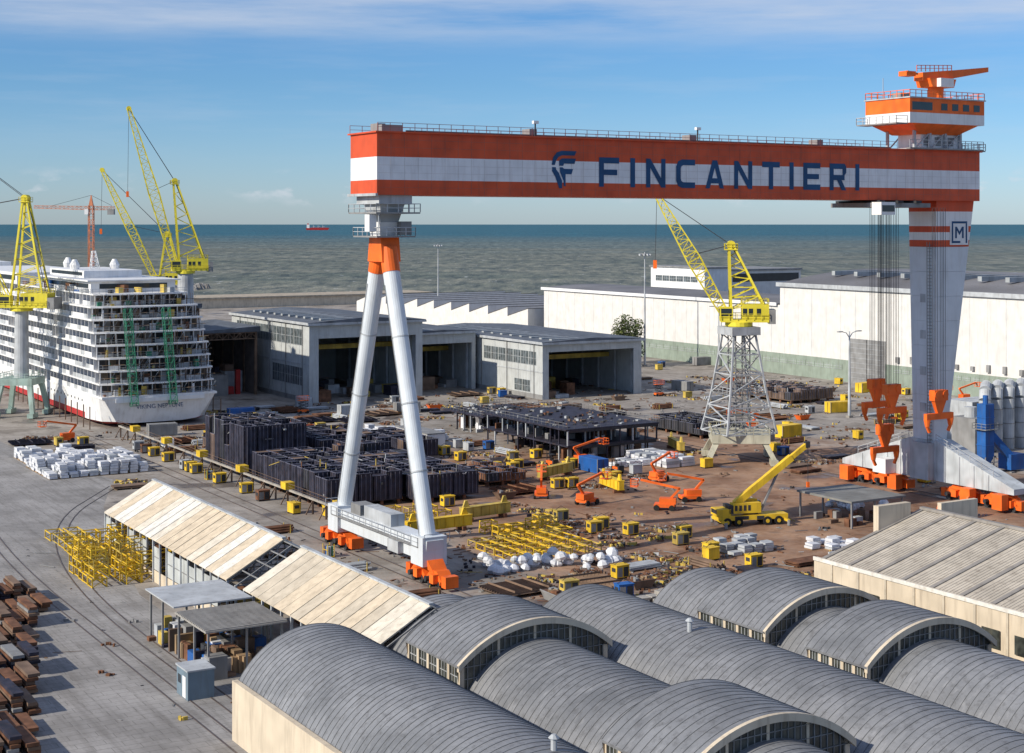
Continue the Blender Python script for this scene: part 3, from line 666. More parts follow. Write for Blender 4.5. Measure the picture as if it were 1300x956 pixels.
for i in range(8): g.box(219.5,219.6,128.3,141.7,1.5+i*1.4,1.58+i*1.4,lgrey)
g.box(219.6,219.95,60,68,0,5,grey); g.box(219.6,219.95,20,30,0,8,grey)
windows_x(g,219.9,70,125,4.3,5.4,18,gl=hallg); windows_x(g,219.9,145,300,3.6,5.0,40,gl=hallg); windows_x(g,219.9,-50,15,4,5.2,20,gl=hallg)
for i in range(10): g.box(219.3,219.9,75+i*5.3,76+i*5.3,7,U(8,9),grey)
m.place(0,0)
m=M('flat_office_block'); g=m.p('walls'); g.box(0,12,0,33,0,28.6,white); g.box(12,46,0,30,0,27.6,hallw); m.p('roof').box(-.5,12.2,-.5,33.5,28.6,29.1,grey); m.p('roof').box(12.2,46.5,-.5,30.5,27.6,28.2,grey)
m.p('windows').box(13,45,-.05,0,23.5,26.5,glass); windows_x(m.p('windows'),0,4,30,23.5,25.5,6)
m.place(262,262)
m=M('sawtooth_factory'); g=m.p('walls'); g.box(0,70,0,150,0,9.5,hallw); g=m.p('roof'); sr=mat('saw_roof',(.38,.36,.35),.7)
for i in range(10):
    y0=i*15; g.hexa([(0,y0,9.5),(70,y0,9.5),(70,y0+15,9.5),(0,y0+15,9.5),(0,y0+.01,13.0),(70,y0+.01,13.0),(70,y0+15,9.55),(0,y0+15,9.55)],hallw)
    g.poly([(-.1,y0+.1,13.2),(70,y0+.1,13.2),(70,y0+15,9.8),(-.1,y0+15,9.8)],sr)
m.place(216,310)
m=M('quay_warehouse'); m.p('walls').box(0,180,0,30,0,5,cream); m.p('roof').box(-1,181,-1,31,5,5.8,mat('sand_roof',(.40,.34,.26),.8)); m.place(150,600)

# ------------------------------------------------------------------ canopy shed
m=M('canopy_shed'); ro=m.p('roof'); fr=m.p('frame'); wa=m.p('walls'); trl=mat('translucent_sheet',(.46,.48,.47),.5,dirt=.5)
def seg(b0,b1,mats,ze=5.4,zr=9.2):
    n=int(round((b1-b0)/2.2))
    for i in range(n):
        y0=b0+(b1-b0)*i/n; y1=b0+(b1-b0)*(i+1)/n
        for x0,x1,za,zb in ((-26.6,-19.7,ze,zr),(-19.7,-12.8,zr,ze)):
            mt=random.choice(mats); sag=U(-.06,.02)
            ro.hexa([(x0,y0,za-.08),(x1,y0,zb-.08),(x1,y1-.06,zb-.08),(x0,y1-.06,za-.08),(x0,y0,za+.08),(x1,y0,zb+.08),(x1,y1-.06,zb+.08+sag),(x0,y1-.06,za+.08+sag)],mt)
        ro.box(-19.95,-19.45,y0,y1-.05,zr+.08,zr+.25,lgrey)
seg(-20.5,26.5,[tentc[0],tentc[1],tentc[3],tentc[3],tentc[0]]); seg(-56,-25.5,[tentc[0],tentc[2],tentc[1],tentc[1]])
for i in range(33):
    y0=26.5-i*2.6
    for x in (-26.4,-13): fr.box(x-.12,x+.12,y0-.12,y0+.12,0,5.3,lgrey)
    fr.beam((-26.4,y0,5.2),(-19.7,y0,9.0),.14,grey); fr.beam((-13,y0,5.2),(-19.7,y0,9.0),.14,grey); fr.beam((-26.4,y0,5.2),(-13,y0,5.2),.12,grey); fr.beam((-23,y0,5.2),(-19.7,y0,9),.1,grey)
for x,zz in ((-24.7,6.25),(-23,7.2),(-21.3,8.1),(-19.7,9.0),(-18,8.1),(-16,7.1)): fr.beam((x,-56,zz),(x,26.5,zz),.12,grey)
for i in range(31):
    y0=-54+i*2.6; wa.box(-26.35,-26.3,y0+.15,y0+2.45,0,1.5,cream)
    if i>12 and R()<.9: wa.box(-26.35,-26.3,y0+.15,y0+2.45,1.6,U(4.4,4.9),trl); wa.box(-26.42,-26.35,y0+.15,y0+2.45,3.2,3.3,grey)
wa.box(-26,-13.2,26.3,26.4,0,5.3,hallw)
for i in range(20): wa.cbox((U(-24,-15),U(-50,20),0),(U(1,3),U(1,3),U(1,2.5)),0,random.choice([rust,fyellow,grey,primer]))
m.place(0,0)
m=M('steel_canopy'); g=m.p('roof')
g.box(-35.5,-26.9,-29,-19.5,5.2,5.35,lgrey)
for i in range(20): g.box(-35.5,-26.9,-38.5+i*.45,-38.5+i*.45+.2,4.9,5.05,canvas)
g.box(-35.5,-26.9,-38.6,-29.3,4.75,4.9,canvas)
g=m.p('posts')
for x in (-35,-31,-27.3):
    for yy in (-38,-34,-29.2,-24,-20): g.box(x-.1,x+.1,yy-.1,yy+.1,0,4.75,grey)
g=m.p('racks')
for i in range(150):
    g.cbox((U(-34.8,-28),U(-38,-20),0),(U(.3,2.0),U(.2,1.6),U(.3,2.6)),random.choice([0,1.57]),random.choice([rust,blue,grey,primer,brown,wrap,lgrey,dark,fyellow,wood]))
m.place(0,0)
m=M('site_hut'); g=m.p(); g.box(0,2.6,0,3.2,0,2.7,mat('hut_blue',(.16,.22,.27),.6)); g.box(-.1,2.7,-.1,3.3,2.7,2.85,lgrey); g.box(-.03,0,.6,1.5,.1,2.1,white); g.box(-.03,0,2,2.8,1.2,2,glass); m.place(-39,-43.5)

# ------------------------------------------------------------------ vaulted factory
m=M('vaulted_factory'); ro=m.p('roof'); wl=m.p('walls'); wd=m.p('windows')
gw=mat('factory_glass',(.05,.055,.05),.3,var=.5,scale=1.2,dirt=.5,dcol=(.2,.18,.13),spec=.5)
def vault(x0,x1,y0,y1,ze,rise):
    n=30;xc=(x0+x1)/2;hw=(x1-x0)/2; r=(hw*hw+rise*rise)/(2*rise); th=math.asin(min(1,hw/r))
    P=[(xc+r*math.sin(-th+2*th*i/n), ze+rise-r+r*math.cos(-th+2*th*i/n)) for i in range(n+1)]
    for i in range(n):
        (xa,za),(xb,zb)=P[i],P[i+1]
        ro.hexa([(xa,y0,za-.2),(xb,y0,zb-.2),(xb,y1,zb-.2),(xa,y1,za-.2),(xa,y0,za),(xb,y0,zb),(xb,y1,zb),(xa,y1,za)],vaultm)
    k=int((y1-y0)/.8)
    for j in range(k+1):
        yy=y0+(y1-y0)*j/k
        for i in range(n): ro.beam((P[i][0],yy,P[i][1]+.01),(P[i+1][0],yy,P[i+1][1]+.01),.035,ribm,.06)
    return P
BE=-56; FE=-135
cols=[(-39.1,-24.5),(-24.5,-9.9),(-9.9,4.7),(4.7,19.3),(19.3,33.9)]
segs={0:[(FE,BE,0)],1:[(FE,-101,0),(-101,-92,1),(-92,-70.3,0),(-70.3,-61,1),(-61,-52,0)],2:[(FE,BE,0)],4:[(FE,-92,0)]}
segs[3]=[(FE,-88,0),(-88,-81,1),(-81,-75,0),(-75,-65.5,1),(-65.5,BE,0)]
for ci,(x0,x1) in enumerate(cols):
    wl.box(x0-.25,x0+.25,FE,BE if ci!=4 else -92,0,5.2,cream)
    for (s0,s1,up) in segs[ci]:
        if not up:
            P=vault(x0+.3,x1-.3,s0,s1,5.0,4.1)
            for yy,o in ((s0,-1),(s1,1)): wl.poly([(p[0],yy+o*-.02,p[1]-.1) for p in P]+[(x1-.3,yy-o*.02,0),(x0+.3,yy-o*.02,0)],cream)
        else:
            P=vault(x0-.5,x1+.5,s0-.5,s1,7.9,3.0)
            for x,o in ((x0,-1),(x1,1)):
                wl.box(x-.2,x+.2,s0,s1,4.8,5.9,cream); wl.box(x-.2,x+.2,s0,s1,7.6,7.95,cream)
                nn=5
                for j in range(nn+1):
                    yy=s0+(s1-s0)*j/nn; wl.box(x-.22,x+.22,yy-.18,yy+.18,4.8,7.6,cream)
                wd.box(x-.06,x+.06,s0,s1,5.9,7.6,gw)
                for j in range(nn*4): yy=s0+(s1-s0)*j/(nn*4); wd.box(x-.1,x+.1,yy-.03,yy+.03,5.9,7.6,lgrey)
                wd.box(x-.1,x+.1,s0,s1,6.7,6.76,lgrey)
            yy=s0
            wl.box(x0,x1,yy-.15,yy+.15,4.8,5.6,cream)
            wd.poly([(p[0],yy,p[1]-.1) for p in P]+[(x1,yy,5),(x0,yy,5)],gw)
            wl.poly([(p[0],s1-.01,p[1]-.1) for p in P]+[(x1,s1-.01,5),(x0,s1-.01,5)],cream)
            for i in range(len(P)-1):
                (xa,za),(xb,zb)=P[i],P[i+1]; wl.hexa([(xa,yy-.55,za-.5),(xb,yy-.55,zb-.5),(xb,yy-.2,zb-.5),(xa,yy-.2,za-.5),(xa,yy-.55,za+.06),(xb,yy-.55,zb+.06),(xb,yy-.2,zb+.06),(xa,yy-.2,za+.06)],cream)
            nb=24
            for j in range(1,nb):
                x=x0+(x1-x0)*j/nb; k=min(range(len(P)),key=lambda i:abs(P[i][0]-x)); wd.box(x-(.12 if j%6==0 else .03),x+(.12 if j%6==0 else .03),yy-.08,yy,5.6,P[k][1]-.3,cream if j%6==0 else grey)
            for zz in (6.6,7.6,8.6,9.6):
                xs=[p[0] for p in P if p[1]-.4>zz]
                if xs: wd.box(max(min(xs),x0),min(max(xs),x1),yy-.08,yy,zz-.03,zz+.03,grey)
wl.box(33.6,34.2,FE,-92,0,5.2,cream)
for x in (-24.5,-9.9,4.7,19.3): ro.box(x-.32,x+.32,FE,BE-.5,5.2,5.3,dark)
for x in (-24.9,-10.3,4.3): ro.beam((x,FE,5.5),(x,BE,5.5),.1,rust)
for x,yy in ((-31,-95),(-4,-75),(-1,-110),(26,-112)):
    ro.cyl((x,yy,8.6),(x,yy,9.9),.22,.22,8,lgrey); ro.cyl((x,yy,9.9),(x,yy,10.15),.4,.15,8,lgrey)
m.place(0,0)
m=M('gabled_hall'); ro=m.p('roof'); wl=m.p('walls')
X0,XR,X1=28,44,60; B0,B1=-135,-56
gc1=[mat('hall_sheet_a',(.47,.42,.35),.7,var=.14,dirt=.45,streak=False),mat('hall_sheet_b',(.27,.25,.23),.7,var=.12,dirt=.4,streak=False)]
n=20
for i in range(n):
    y0=B0+(B1-B0)*i/n;y1=B0+(B1-B0)*(i+1)/n
    for xa,xb,za,zb in ((X0,XR,8,12.2),(XR,X1,12.2,8)):
        for fa,fb,mt in ((0,.86,gc1[0]),(.86,1,gc1[1])):
            ya=y0+(y1-y0)*fa;yb=y0+(y1-y0)*fb-.02
            lift=0 if mt is gc1[0] else .12
            ro.hexa([(xa,ya,za-.2),(xb,ya,zb-.2),(xb,yb,zb-.2),(xa,yb,za-.2),(xa,ya,za+lift),(xb,ya,zb+lift),(xb,yb,zb+lift),(xa,yb,za+lift)],mt)
        for j in range(7):
            yy=y0+(y1-y0)*.82*j/7; ro.beam((xa,yy,za+.01),(xb,yy,zb+.01),.04,gc1[1],.04)
ro.box(XR-.3,XR+.3,B0,B1,12.2,12.5,gc1[1])
wl.box(X0-.3,X0+.2,B0,B1,0,8.5,cream); wl.box(X1-.2,X1+.3,B0,B1,0,8.3,cream); wl.box(X0-.45,X0-.3,B0,B1,8.2,8.6,tentc[3])
for i in range(20): wl.box(X0-.42,X0-.3,B0+4*i,B0+4*i+.3,0,8.2,tentc[2])
for yy in (B1,B0): wl.poly([(X0,yy+.1,0),(X1,yy+.1,0),(X1,yy+.1,8),(XR,yy+.1,12.1),(X0,yy+.1,8)],cream)
wl.box(XR-7,XR-2,B1-.3,B1+.5,10,13.2,cream); wl.box(XR+3,XR+9,B1-.2,B1+.4,9.5,12.6,cream)
for i in range(18): wl.box(X0-.5,X0-.45,B0+4*i+1,B0+4*i+3.2,4.5,6.3,gw)
m.place(0,0)

# ------------------------------------------------------------------ big yard objects
def block(name,a,b,w_,l,h,cell=2.4,mt=primer,jag=.35,rot=0,roofp=.45):
    m=M(name); g=m.p('plates'); g.box(0,w_,0,l,.8,.95,mt)
    for x in range(0,int(w_),3):
        for y_ in range(0,int(l),4): g.box(x+.3,x+.8,y_+.3,y_+.8,0,.8,rust)
    nx=max(1,int(w_/cell));ny=max(1,int(l/cell)); z0=.95
    def wallx(x,ya,yb,hh,c):
        g.box(x-.05,x+.05,ya,yb,z0,z0+hh,c); g.box(x-.1,x+.1,ya,yb,z0+hh,z0+hh+.06,edge)
        for k in range(3): yy=ya+(yb-ya)*(k+.5)/3; g.box(x-.16,x-.05,yy-.04,yy+.04,z0+.1,z0+hh-.1,edge)
    def wally(y_,xa,xb,hh,c):
        g.box(xa,xb,y_-.05,y_+.05,z0,z0+hh,c); g.box(xa,xb,y_-.1,y_+.1,z0+hh+.003,z0+hh+.063,edge)
        for k in range(3): xx=xa+(xb-xa)*(k+.5)/3; g.box(xx-.04,xx+.04,y_-.16,y_-.05,z0+.1,z0+hh-.1,edge)
    HH=[[h*(1 if R()>.3 else 1-jag*R()*1.4) for _ in range(ny+1)] for _ in range(nx+1)]
    for i in range(nx+1):
        for j in range(ny):
            if R()<.94: wallx(i*w_/nx,j*l/ny+.14,(j+1)*l/ny-.14,HH[i][j],mt if R()<.9 else random.choice([dark,brown]))
    for j in range(ny+1):
        for i in range(nx):
            if R()<.94: wally(j*l/ny,i*w_/nx+.14,(i+1)*w_/nx-.14,HH[i][j],mt if R()<.9 else random.choice([dark,brown]))
    if h>2.5:
        for i in range(nx):
            for j in range(ny):
                if R()<roofp: g.box(i*w_/nx+.1,(i+1)*w_/nx-.1,j*l/ny+.1,(j+1)*l/ny-.1,z0+HH[i][j]*.965,z0+HH[i][j]*.985,random.choice([mt,mt,dark,brown]))
    d=m.p('fittings')
    for k in range(int(w_*l/5)):
        x=U(0,w_);y_=U(0,l); r=R(); fm=random.choice([lgrey,grey,rust,grey,dark,edge,fyellow])
        if r<.3: d.cyl((x,y_,z0),(x,y_,z0+h*U(.7,1.25)),.1,.1,6,fm)
        elif r<.6: d.cbox((x,y_,z0+h*U(.2,.95)),(U(.3,2.2),U(.1,.6),U(.1,.4)),random.choice([0,1.57]),fm)
        else: d.beam((x,y_,z0+h*.95),(x+U(-2,2),y_+U(-2,2),z0+h*U(.7,1.05)),.1,fm)
    m.place(a,b,rot=rot)
block('hull_section',12,38,13,32,4.4,jag=.3); block('hull_section',26,36,12,28,3.6); block('hull_section',12.5,75,12,20,8.0,jag=.6); block('hull_section',27,67,13,28,4.6,jag=.5); block('hull_section',43,76,9,20,3)
block('hull_section',18,98,14,14,2.6,mt=brown); block('hull_section',44,44,8,14,1.4,mt=rust); block('hull_section',112,72,12,20,2.0,mt=dark); block('hull_section',170,110,14,22,2.4,mt=brown)
def deckmod(a,b,w_,l,h,lv):
    m=M('deck_module'); g=m.p('decks'); c=m.p('columns')
    for k in range(1,lv+1):
        z=h*k/lv; g.box(-.3*(k==lv),w_+.3*(k==lv),0,l,z-.3,z,primer)
        for i in range(int(w_/3)+1):
            for j in range(int(l/3)+1):
                if R()<.6: c.box(min(i*3,w_-.3),min(i*3,w_-.3)+.25,min(j*3,l-.3),min(j*3,l-.3)+.25,z-h/lv,z-.3,lgrey if R()<.4 else primer)
        for i in range(int(l/3)): g.box(.3,w_-.3,i*3,i*3+.12,z-.7,z-.3,dark)
        for q in range(45): c.cbox((U(1,w_-1),U(1,l-1),z-h/lv),(U(.3,2),U(.2,1.2),U(.6,h/lv-.8)),0,random.choice([lgrey,brown,primer,wrap,dark,grey,rust]))
    g.railing([(0,0,h),(w_,0,h),(w_,l,h),(0,l,h)],1.1,grey,.05,1.5,True)
    for q in range(90): g.cbox((U(1,w_-1),U(1,l-1),h),(U(.15,1.4),U(.1,.8),U(.1,.5)),U(0,1),random.choice([grey,dark,dark,primer,lgrey,rust,brown]))
    m.place(a,b)
deckmod(71,60,21,32,6.2,2); deckmod(76,100,16,18,4,1)
def frames(name,a,b,nx,ny,lv,mt,sx=2.4,sy=2.4,sz=1.2,rot=0):
    m=M(name); g=m.p()
    for i in range(nx):
        for j in range(ny):
            L_=lv if lv<2 else random.randint(max(1,lv-2),lv)
            if R()<.12: continue
            for k in range(L_):
                x,y_,z=i*(sx+.3)+U(-.2,.2),j*(sy+.3)+U(-.2,.2),k*sz; mm_=mt if R()<.75 else fyellow
                for dx in (0,sx):
                    g.beam((x+dx,y_,z+sz*.9),(x+dx,y_+sy,z+sz*.9),.12,mm_); g.beam((x+dx,y_,z+.1),(x+dx,y_+sy,z+.1),.1,mm_)
                    for dy in (0,sy): g.beam((x+dx,y_+dy,z),(x+dx,y_+dy,z+sz),.12,mm_)
                for dy in (0,sy): g.beam((x,y_+dy,z+sz*.9),(x+sx,y_+dy,z+sz*.9),.12,mm_); g.beam((x,y_+dy,z+.1),(x+sx,y_+dy,z+sz*.9),.08,mm_)
    m.place(a,b,rot=rot)
frames('pallet_rack',-34,6,5,7,4,yellow,1.8,1.9,1.2); frames('pallet_rack',-31,24,2,5,1,yellow,2,3,1.2); frames('trestle_stack',18,-8,6,5,1,yellow,2.1,2.2,1.0); frames('trestle_stack',24,4,5,4,2,yellow,2.0,1.6,.9); frames('pallet_rack',-16,38,3,6,1,yellow,2,2,1.3)
frames('trestle_stack',12,22,5,4,1,yellow,2.4,1.8,1.6)
def liftbeam(a,b,l,rot,c=yellow):
    m=M('lifting_beam'); g=m.p(); g.box(-l/2,l/2,-.45,.45,.7,2.1,c); g.box(-l/2,l/2,-.6,.6,2.1,2.2,c); g.box(-l/2,l/2,-.6,.6,.6,.7,c)
    for i in range(int(l/1.5)): x=-l/2+.5+i*1.5; g.box(x-.05,x+.05,-.58,.58,.7,2.1,c)
    for s in (-1,1): g.box(s*l*.35-.3,s*l*.35+.3,-1,1,0,.6,rust); g.taper((s*l*.4,0,2.2),(1.2,.3),(s*l*.4,0,3.2),(.4,.3),c)
    m.place(a,b,rot=rot)
liftbeam(19,14.5,11,.05); liftbeam(9.5,8,9,1.5); liftbeam(60,47,10,.4,fyellow); liftbeam(61,31,8,1.4); liftbeam(30,20,9,.1,fyellow); liftbeam(98,62,9,1.2,fyellow); liftbeam(90,-18,10,.2,orange)
def boxes(name,a,b,nx,ny,sx,sy,h,mt,gap=.3,p=.9,rot=0):
    m=M(name); g=m.p()
    for i in range(nx):
        for j in range(ny):
            if R()<p:
                hh=h*random.choice([.4,.7,1,1]); k=int(hh/.6)+1
                for q in range(k):
                    z=.15+q*hh/k; g.cbox((i*(sx+gap)+U(-.15,.15),j*(sy+gap)+U(-.15,.15),z),(sx*U(.85,1),sy*U(.85,1),hh/k-.06),U(-.05,.05),mt if R()<.9 else lgrey)
                g.cbox((i*(sx+gap),j*(sy+gap),0),(sx,sy*.9,.15),0,wood)
    m.place(a,b,rot=rot)
boxes('wrapped_pallets',-17,91,10,8,1.5,1.9,2.4,wrap); boxes('wrapped_pallets',-16,109,5,5,1.9,2.2,2.0,wrap,p=.7); boxes('wrapped_pallets',84,45,2,8,3.2,1.4,1.7,wrap); boxes('wrapped_pallets',76,50,3,3,2.6,1.4,1.0,wrap)
boxes('wrapped_pallets',55,112,4,3,1.8,2.0,1.8,wrap,p=.7); boxes('wrapped_pallets',30,122,5,3,1.8,2.0,1.8,wrap,p=.7); boxes('wrapped_pallets',62,98,2,3,2.4,1.6,2.0,wrap)
boxes('stacked_pallets',46,-20,5,4,1.5,1.5,1.2,lgrey,p=.8); boxes('stacked_pallets',20,-40,6,4,1.5,1.5,1.5,canvas,p=.7); boxes('stacked_pallets',58,-24,4,3,1.6,1.6,1.0,wrap,p=.7)
def bags(a,b,n,rx,ry,mt=wrap,name='bulk_bag_pile'):
    m=M(name); g=m.p()
    for i in range(n):
        x,y_=U(-rx,rx),U(-ry,ry); r=U(.45,.85); N=7; lx,ly=U(-.2,.2),U(-.2,.2); zb=0 if R()<.75 else .8
        for k,(z0,z1,f0,f1) in enumerate(((0,.45,.8,1.1),(.45,.95,1.1,.85),(.95,1.25,.85,.3))):
            g.cyl((x+lx*z0,y_+ly*z0,zb+z0*r*1.1),(x+lx*z1,y_+ly*z1,zb+z1*r*1.1),f0*r,f1*r,N,mt if R()<.85 else lgrey,k==2)
    m.place(a,b)
bags(18,-11,34,6,3); bags(86,-1,22,4,3); bags(27,-15,16,4,2)
m=M('elevated_rail'); g=m.p()
for i in range(24):
    y_=22+i*5
    g.beam((9,y_,0),(9,y_,2.2),.25,brown); g.beam((9,y_,2.2),(7.8,y_,0),.15,brown)
    if i%4==1: g.box(8.2,9.8,y_-1,y_+1,2.5,3.6,yellow)
g.box(8.8,9.2,22,138,2.2,2.5,mat('cable_tray',(.34,.31,.27),.7)); g.railing([(8.7,22,2.5),(8.7,138,2.5)],1,brown,.05,3)
m.place(0,0)
m=M('open_canopy'); g=m.p(); g.box(-5,6,-6,6,3.8,4.1,mat('canopy_roof',(.20,.20,.19),.7))
for x in (-4.6,0,5.6):
    for y_ in (-5.6,5.6): g.box(x-.12,x+.12,y_-.12,y_+.12,0,3.8,grey)
for i in range(16): g.cbox((U(-4,5),U(-5,5),0),(U(.5,1.6),U(.5,1.6),U(.4,1.6)),0,random.choice([rust,brown,grey,lgrey]))
m.place(77,-9)
m=M('mobile_crane'); g=m.p('chassis'); g.box(-5.5,5.5,-1.35,1.35,.9,1.6,yellow); g.box(-5.8,-3.6,-1.3,1.3,1.6,2.6,yellow); g.box(-5.82,-5.8,-1.1,1.1,1.9,2.5,glass)
for x in (-4.2,-2.4,2.2,4.0):
    for s in (-1,1): g.cyl((x,s*1.0,.65),(x,s*1.45,.65),.68,.68,14,rubber); g.cyl((x,s*1.45,.65),(x,s*1.5,.65),.3,.3,8,yellow)
for x in (-5,5): g.beam((x,-2.8,.8),(x,2.8,.8),.35,yellow); [g.cyl((x,s*2.8,.1),(x,s*2.8,.9),.25,.25,8,grey) for s in (-1,1)]
g.box(-3,-.8,-1.36,-1.35,1.0,1.5,dark); g.box(.5,1.6,-1.4,-1.35,.95,1.45,dark)
g=m.p('upper'); g.cyl((0,0,1.6),(0,0,1.9),1.1,1.1,14,dark); g.box(-3.2,1.2,-1.3,.2,1.9,3.4,yellow); g.box(-3.9,-3.2,-1.3,1.3,1.9,3.1,dark)
for k in range(4): g.box(-3+k*.7,-2.6+k*.7,-1.33,-1.3,2.3,3.1,dark)
g.hexa([(-.6,.3,1.9),(1.9,.3,1.9),(1.9,1.3,1.9),(-.6,1.3,1.9),(-.5,.35,3.7),(1.2,.35,3.7),(1.2,1.25,3.7),(-.5,1.25,3.7)],yellow); g.box(-.3,1.0,1.28,1.33,2.6,3.5,glass); g.box(1.4,1.8,.35,1.25,2.7,3.4,glass)
g=m.p('boom'); g.beam((-2.6,-.3,3.2),(6.5,-.3,9.8),.85,yellow,.95); g.beam((6.0,-.3,9.45),(9.0,-.3,11.6),.62,yellow,.7); g.beam((1.5,-.3,1.9),(4.2,-.3,7.5),.3,grey); g.box(8.7,9.4,-.7,.1,11.2,12.1,dark)
g.beam((9.2,-.3,11.4),(9.2,-.3,6),.06,rope); g.box(9.0,9.4,-.5,-.1,5.2,6,orange)
m.place(62,-4,yaw=math.radians(14))
m=M('dust_extraction_plant'); g=m.p('filter_tower')
g.box(-1,1.2,-1,1,3,12.5,blue); g.taper((.1,0,1),(.6,.6),(.1,0,3),(2.2,2),blue); g.cyl((.1,0,12.5),(.1,0,14),.5,.5,10,blue)
for zz in (5,7.5,10): g.box(-1.1,1.3,-1.1,1.1,zz,zz+.15,blue)
g.beam((1.2,0,7),(5.5,-1,2.5),1.3,blue); g.box(4.5,8,-2,1,.4,3.2,blue)
for x in (-1,1.1):
    for y_ in (-1,1): g.box(x-.1,x+.1,y_-.1,y_+.1,0,3,grey)
g.railing([(-1.6,-1.6,8),(1.8,-1.6,8),(1.8,1.6,8),(-1.6,1.6,8)],1,grey,.07,1,True); g.box(-1.7,1.9,-1.7,1.7,7.9,8,grey)
m.p('stack').cyl((-6,8,0),(-6,8,19),.55,.45,14,mat('stack_beige',(.42,.36,.28),.7))
m.place(129,11)
m=M('ventilation_ducts'); g=m.p()
for k in range(4):
    x=k*3.4; pts=[(x,0,0),(x,0,10),(x+.8,.6,11.8),(x+2.2,1.6,12.6),(x+4,3,12.2),(x+5,4,10)]
    for p,q in zip(pts,pts[1:]): g.cyl(p,q,1.15,1.15,16,lgrey)
    for zz in (2,5,8): g.cyl((x,0,zz),(x,0,zz+.2),1.25,1.25,16,grey)
g.box(2,18,5,12,0,9,lgrey); g.box(-6,-2,-3,3,0,7,grey); g.cyl((-4,0,7),(-4,0,9),1.2,1.2,14,lgrey)
m.place(150,30)
m=M('white_container_office'); g=m.p(); g.box(0,14,0,6,0,5.2,white); windows_x(g,0,.6,5.4,1,2.2,2); windows_x(g,0,.6,5.4,3.4,4.5,2); g.box(-.1,14.1,-.1,6.1,5.2,5.4,grey); g.box(0,14,-.05,0,2.55,2.65,grey)
for i in range(5): g.box(1+i*2.6,2.4+i*2.6,-.04,0,3.3,4.4,glass); g.box(1+i*2.6,2.4+i*2.6,-.04,0,1,2.1,glass)
m.place(124,-12)
m=M('site_office'); g=m.p(); g.box(0,4,0,14,0,3,white); windows_x(g,0,.8,13.2,1.2,2.2,5); g.box(-.1,4.1,-.1,14.1,3,3.2,grey); m.place(56,88)

# ------------------------------------------------------------------ smaller yard equipment
def T_cabinet(c):
    m=M('welding_cabinet'); g=m.p(); g.box(-1.0,1.0,-.65,.65,.2,1.7,c); g.box(-1.08,1.08,-.72,.72,1.7,1.78,c)
    for x in (-.9,.7): g.box(x,x+.2,-.65,.65,0,.2,dark)
    g.box(-.85,-.1,-.68,-.65,.3,1.5,grey); g.box(.1,.85,-.68,-.65,.3,1.5,dark); g.box(-1.02,-1.0,-.4,.4,.9,1.4,dark); g.beam((-.9,0,1.78),(0,0,2.3),.05,dark); g.beam((.9,0,1.78),(0,0,2.3),.05,dark); return m
def T_cont(c):
    m=M('shipping_container'); g=m.p(); g.box(-3,3,-1.2,1.2,.1,2.6,c)
    for i in range(20): x=-2.85+i*.3; g.box(x,x+.12,-1.24,-1.2,.3,2.45,c); g.box(x,x+.12,1.2,1.24,.3,2.45,c)
    for x in (-3.02,2.9):
        for y_ in (-1.26,1.14): g.box(x,x+.12,y_,y_+.12,0,2.64,grey)
    g.box(-3.06,-3.0,-.05,.05,.2,2.5,dark); return m
def T_plates(c):
    m=M('steel_plate_stack'); g=m.p()
    for x in (-2.4,0,2.4): g.box(x-.1,x+.1,-1.3,1.3,0,.2,wood)
    z=.2
    for i in range(5): g.cbox((U(-.15,.15),U(-.15,.15),z),(6*U(.85,1),2.6*U(.85,1),.07),U(-.03,.03),c); z+=.09
    return m
def T_pipes(c):
    m=M('pipe_bundle'); g=m.p()
    for x in (-2,2): g.box(x-.1,x+.1,-1.1,1.1,0,.15,wood)
    for k,n in enumerate((6,5,4)):
        for i in range(n): y_=(i-(n-1)/2)*.34; L_=U(2.4,3.2); g.cyl((-L_,y_,.32+k*.3),(L_,y_,.32+k*.3),.15,.15,8,c)
    for x in (-2.2,2.2):
        for s in (-1.15,1.15): g.box(x-.05,x+.05,s-.05,s+.05,0,1.2,fyellow)
    return m
def T_skip(c):
    m=M('waste_skip'); g=m.p()
    g.hexa([(-1.2,-.7,.1),(1.2,-.7,.1),(1.2,.7,.1),(-1.2,.7,.1),(-1.8,-.9,1.1),(1.8,-.9,1.1),(1.8,.9,1.1),(-1.8,.9,1.1)],c)
    g.box(-1.85,1.85,-.95,-.87,1.05,1.2,c);g.box(-1.85,1.85,.87,.95,1.05,1.2,c);g.box(-1.65,1.65,-.8,.8,1.11,1.13,rust)
    for i in range(12): g.cbox((U(-1.3,1.3),U(-.5,.5),1.1),(U(.2,1),U(.1,.5),U(.1,.4)),U(0,3),random.choice([rust,grey,wood]))
    return m
def T_panel(c):
    m=M('stiffened_panel'); g=m.p(); g.box(-4,4,-3,3,.4,.46,c)
    for x in (-3,0,3): g.box(x-.15,x+.15,-2.5,2.5,0,.4,rust)
    for i in range(11): y_=-2.8+i*.56; g.box(-3.9,3.9,y_-.02,y_+.02,.46,.72,c)
    for x in (-2.5,0,2.5): g.box(x-.03,x+.03,-3,3,.72,.95,c)
    return m
def T_fork():
    m=M('forklift_truck'); g=m.p(); g.box(-1.2,.9,-.6,.6,.35,1.2,orange); g.box(-1.5,-1.1,-.6,.6,.4,1.5,dark)
    for x in (-.9,.6):
        for s in (-.55,.55): g.cyl((x,s-.12,.38),(x,s+.12,.38),.38,.38,12,rubber)
    for x in (-.8,.7):
        for s in (-.5,.5): g.beam((x,s,1.2),(x*.8,s,2.3),.07,dark)
    g.box(-.7,.6,-.55,.55,2.3,2.36,dark)
    for s in (-.35,.35): g.box(.95,1.05,s-.05,s+.05,.1,2.8,dark); g.box(1.05,2.1,s-.06,s+.06,.1,.16,dark)
    g.box(-.4,.1,-.3,.3,1.2,1.6,black); return m
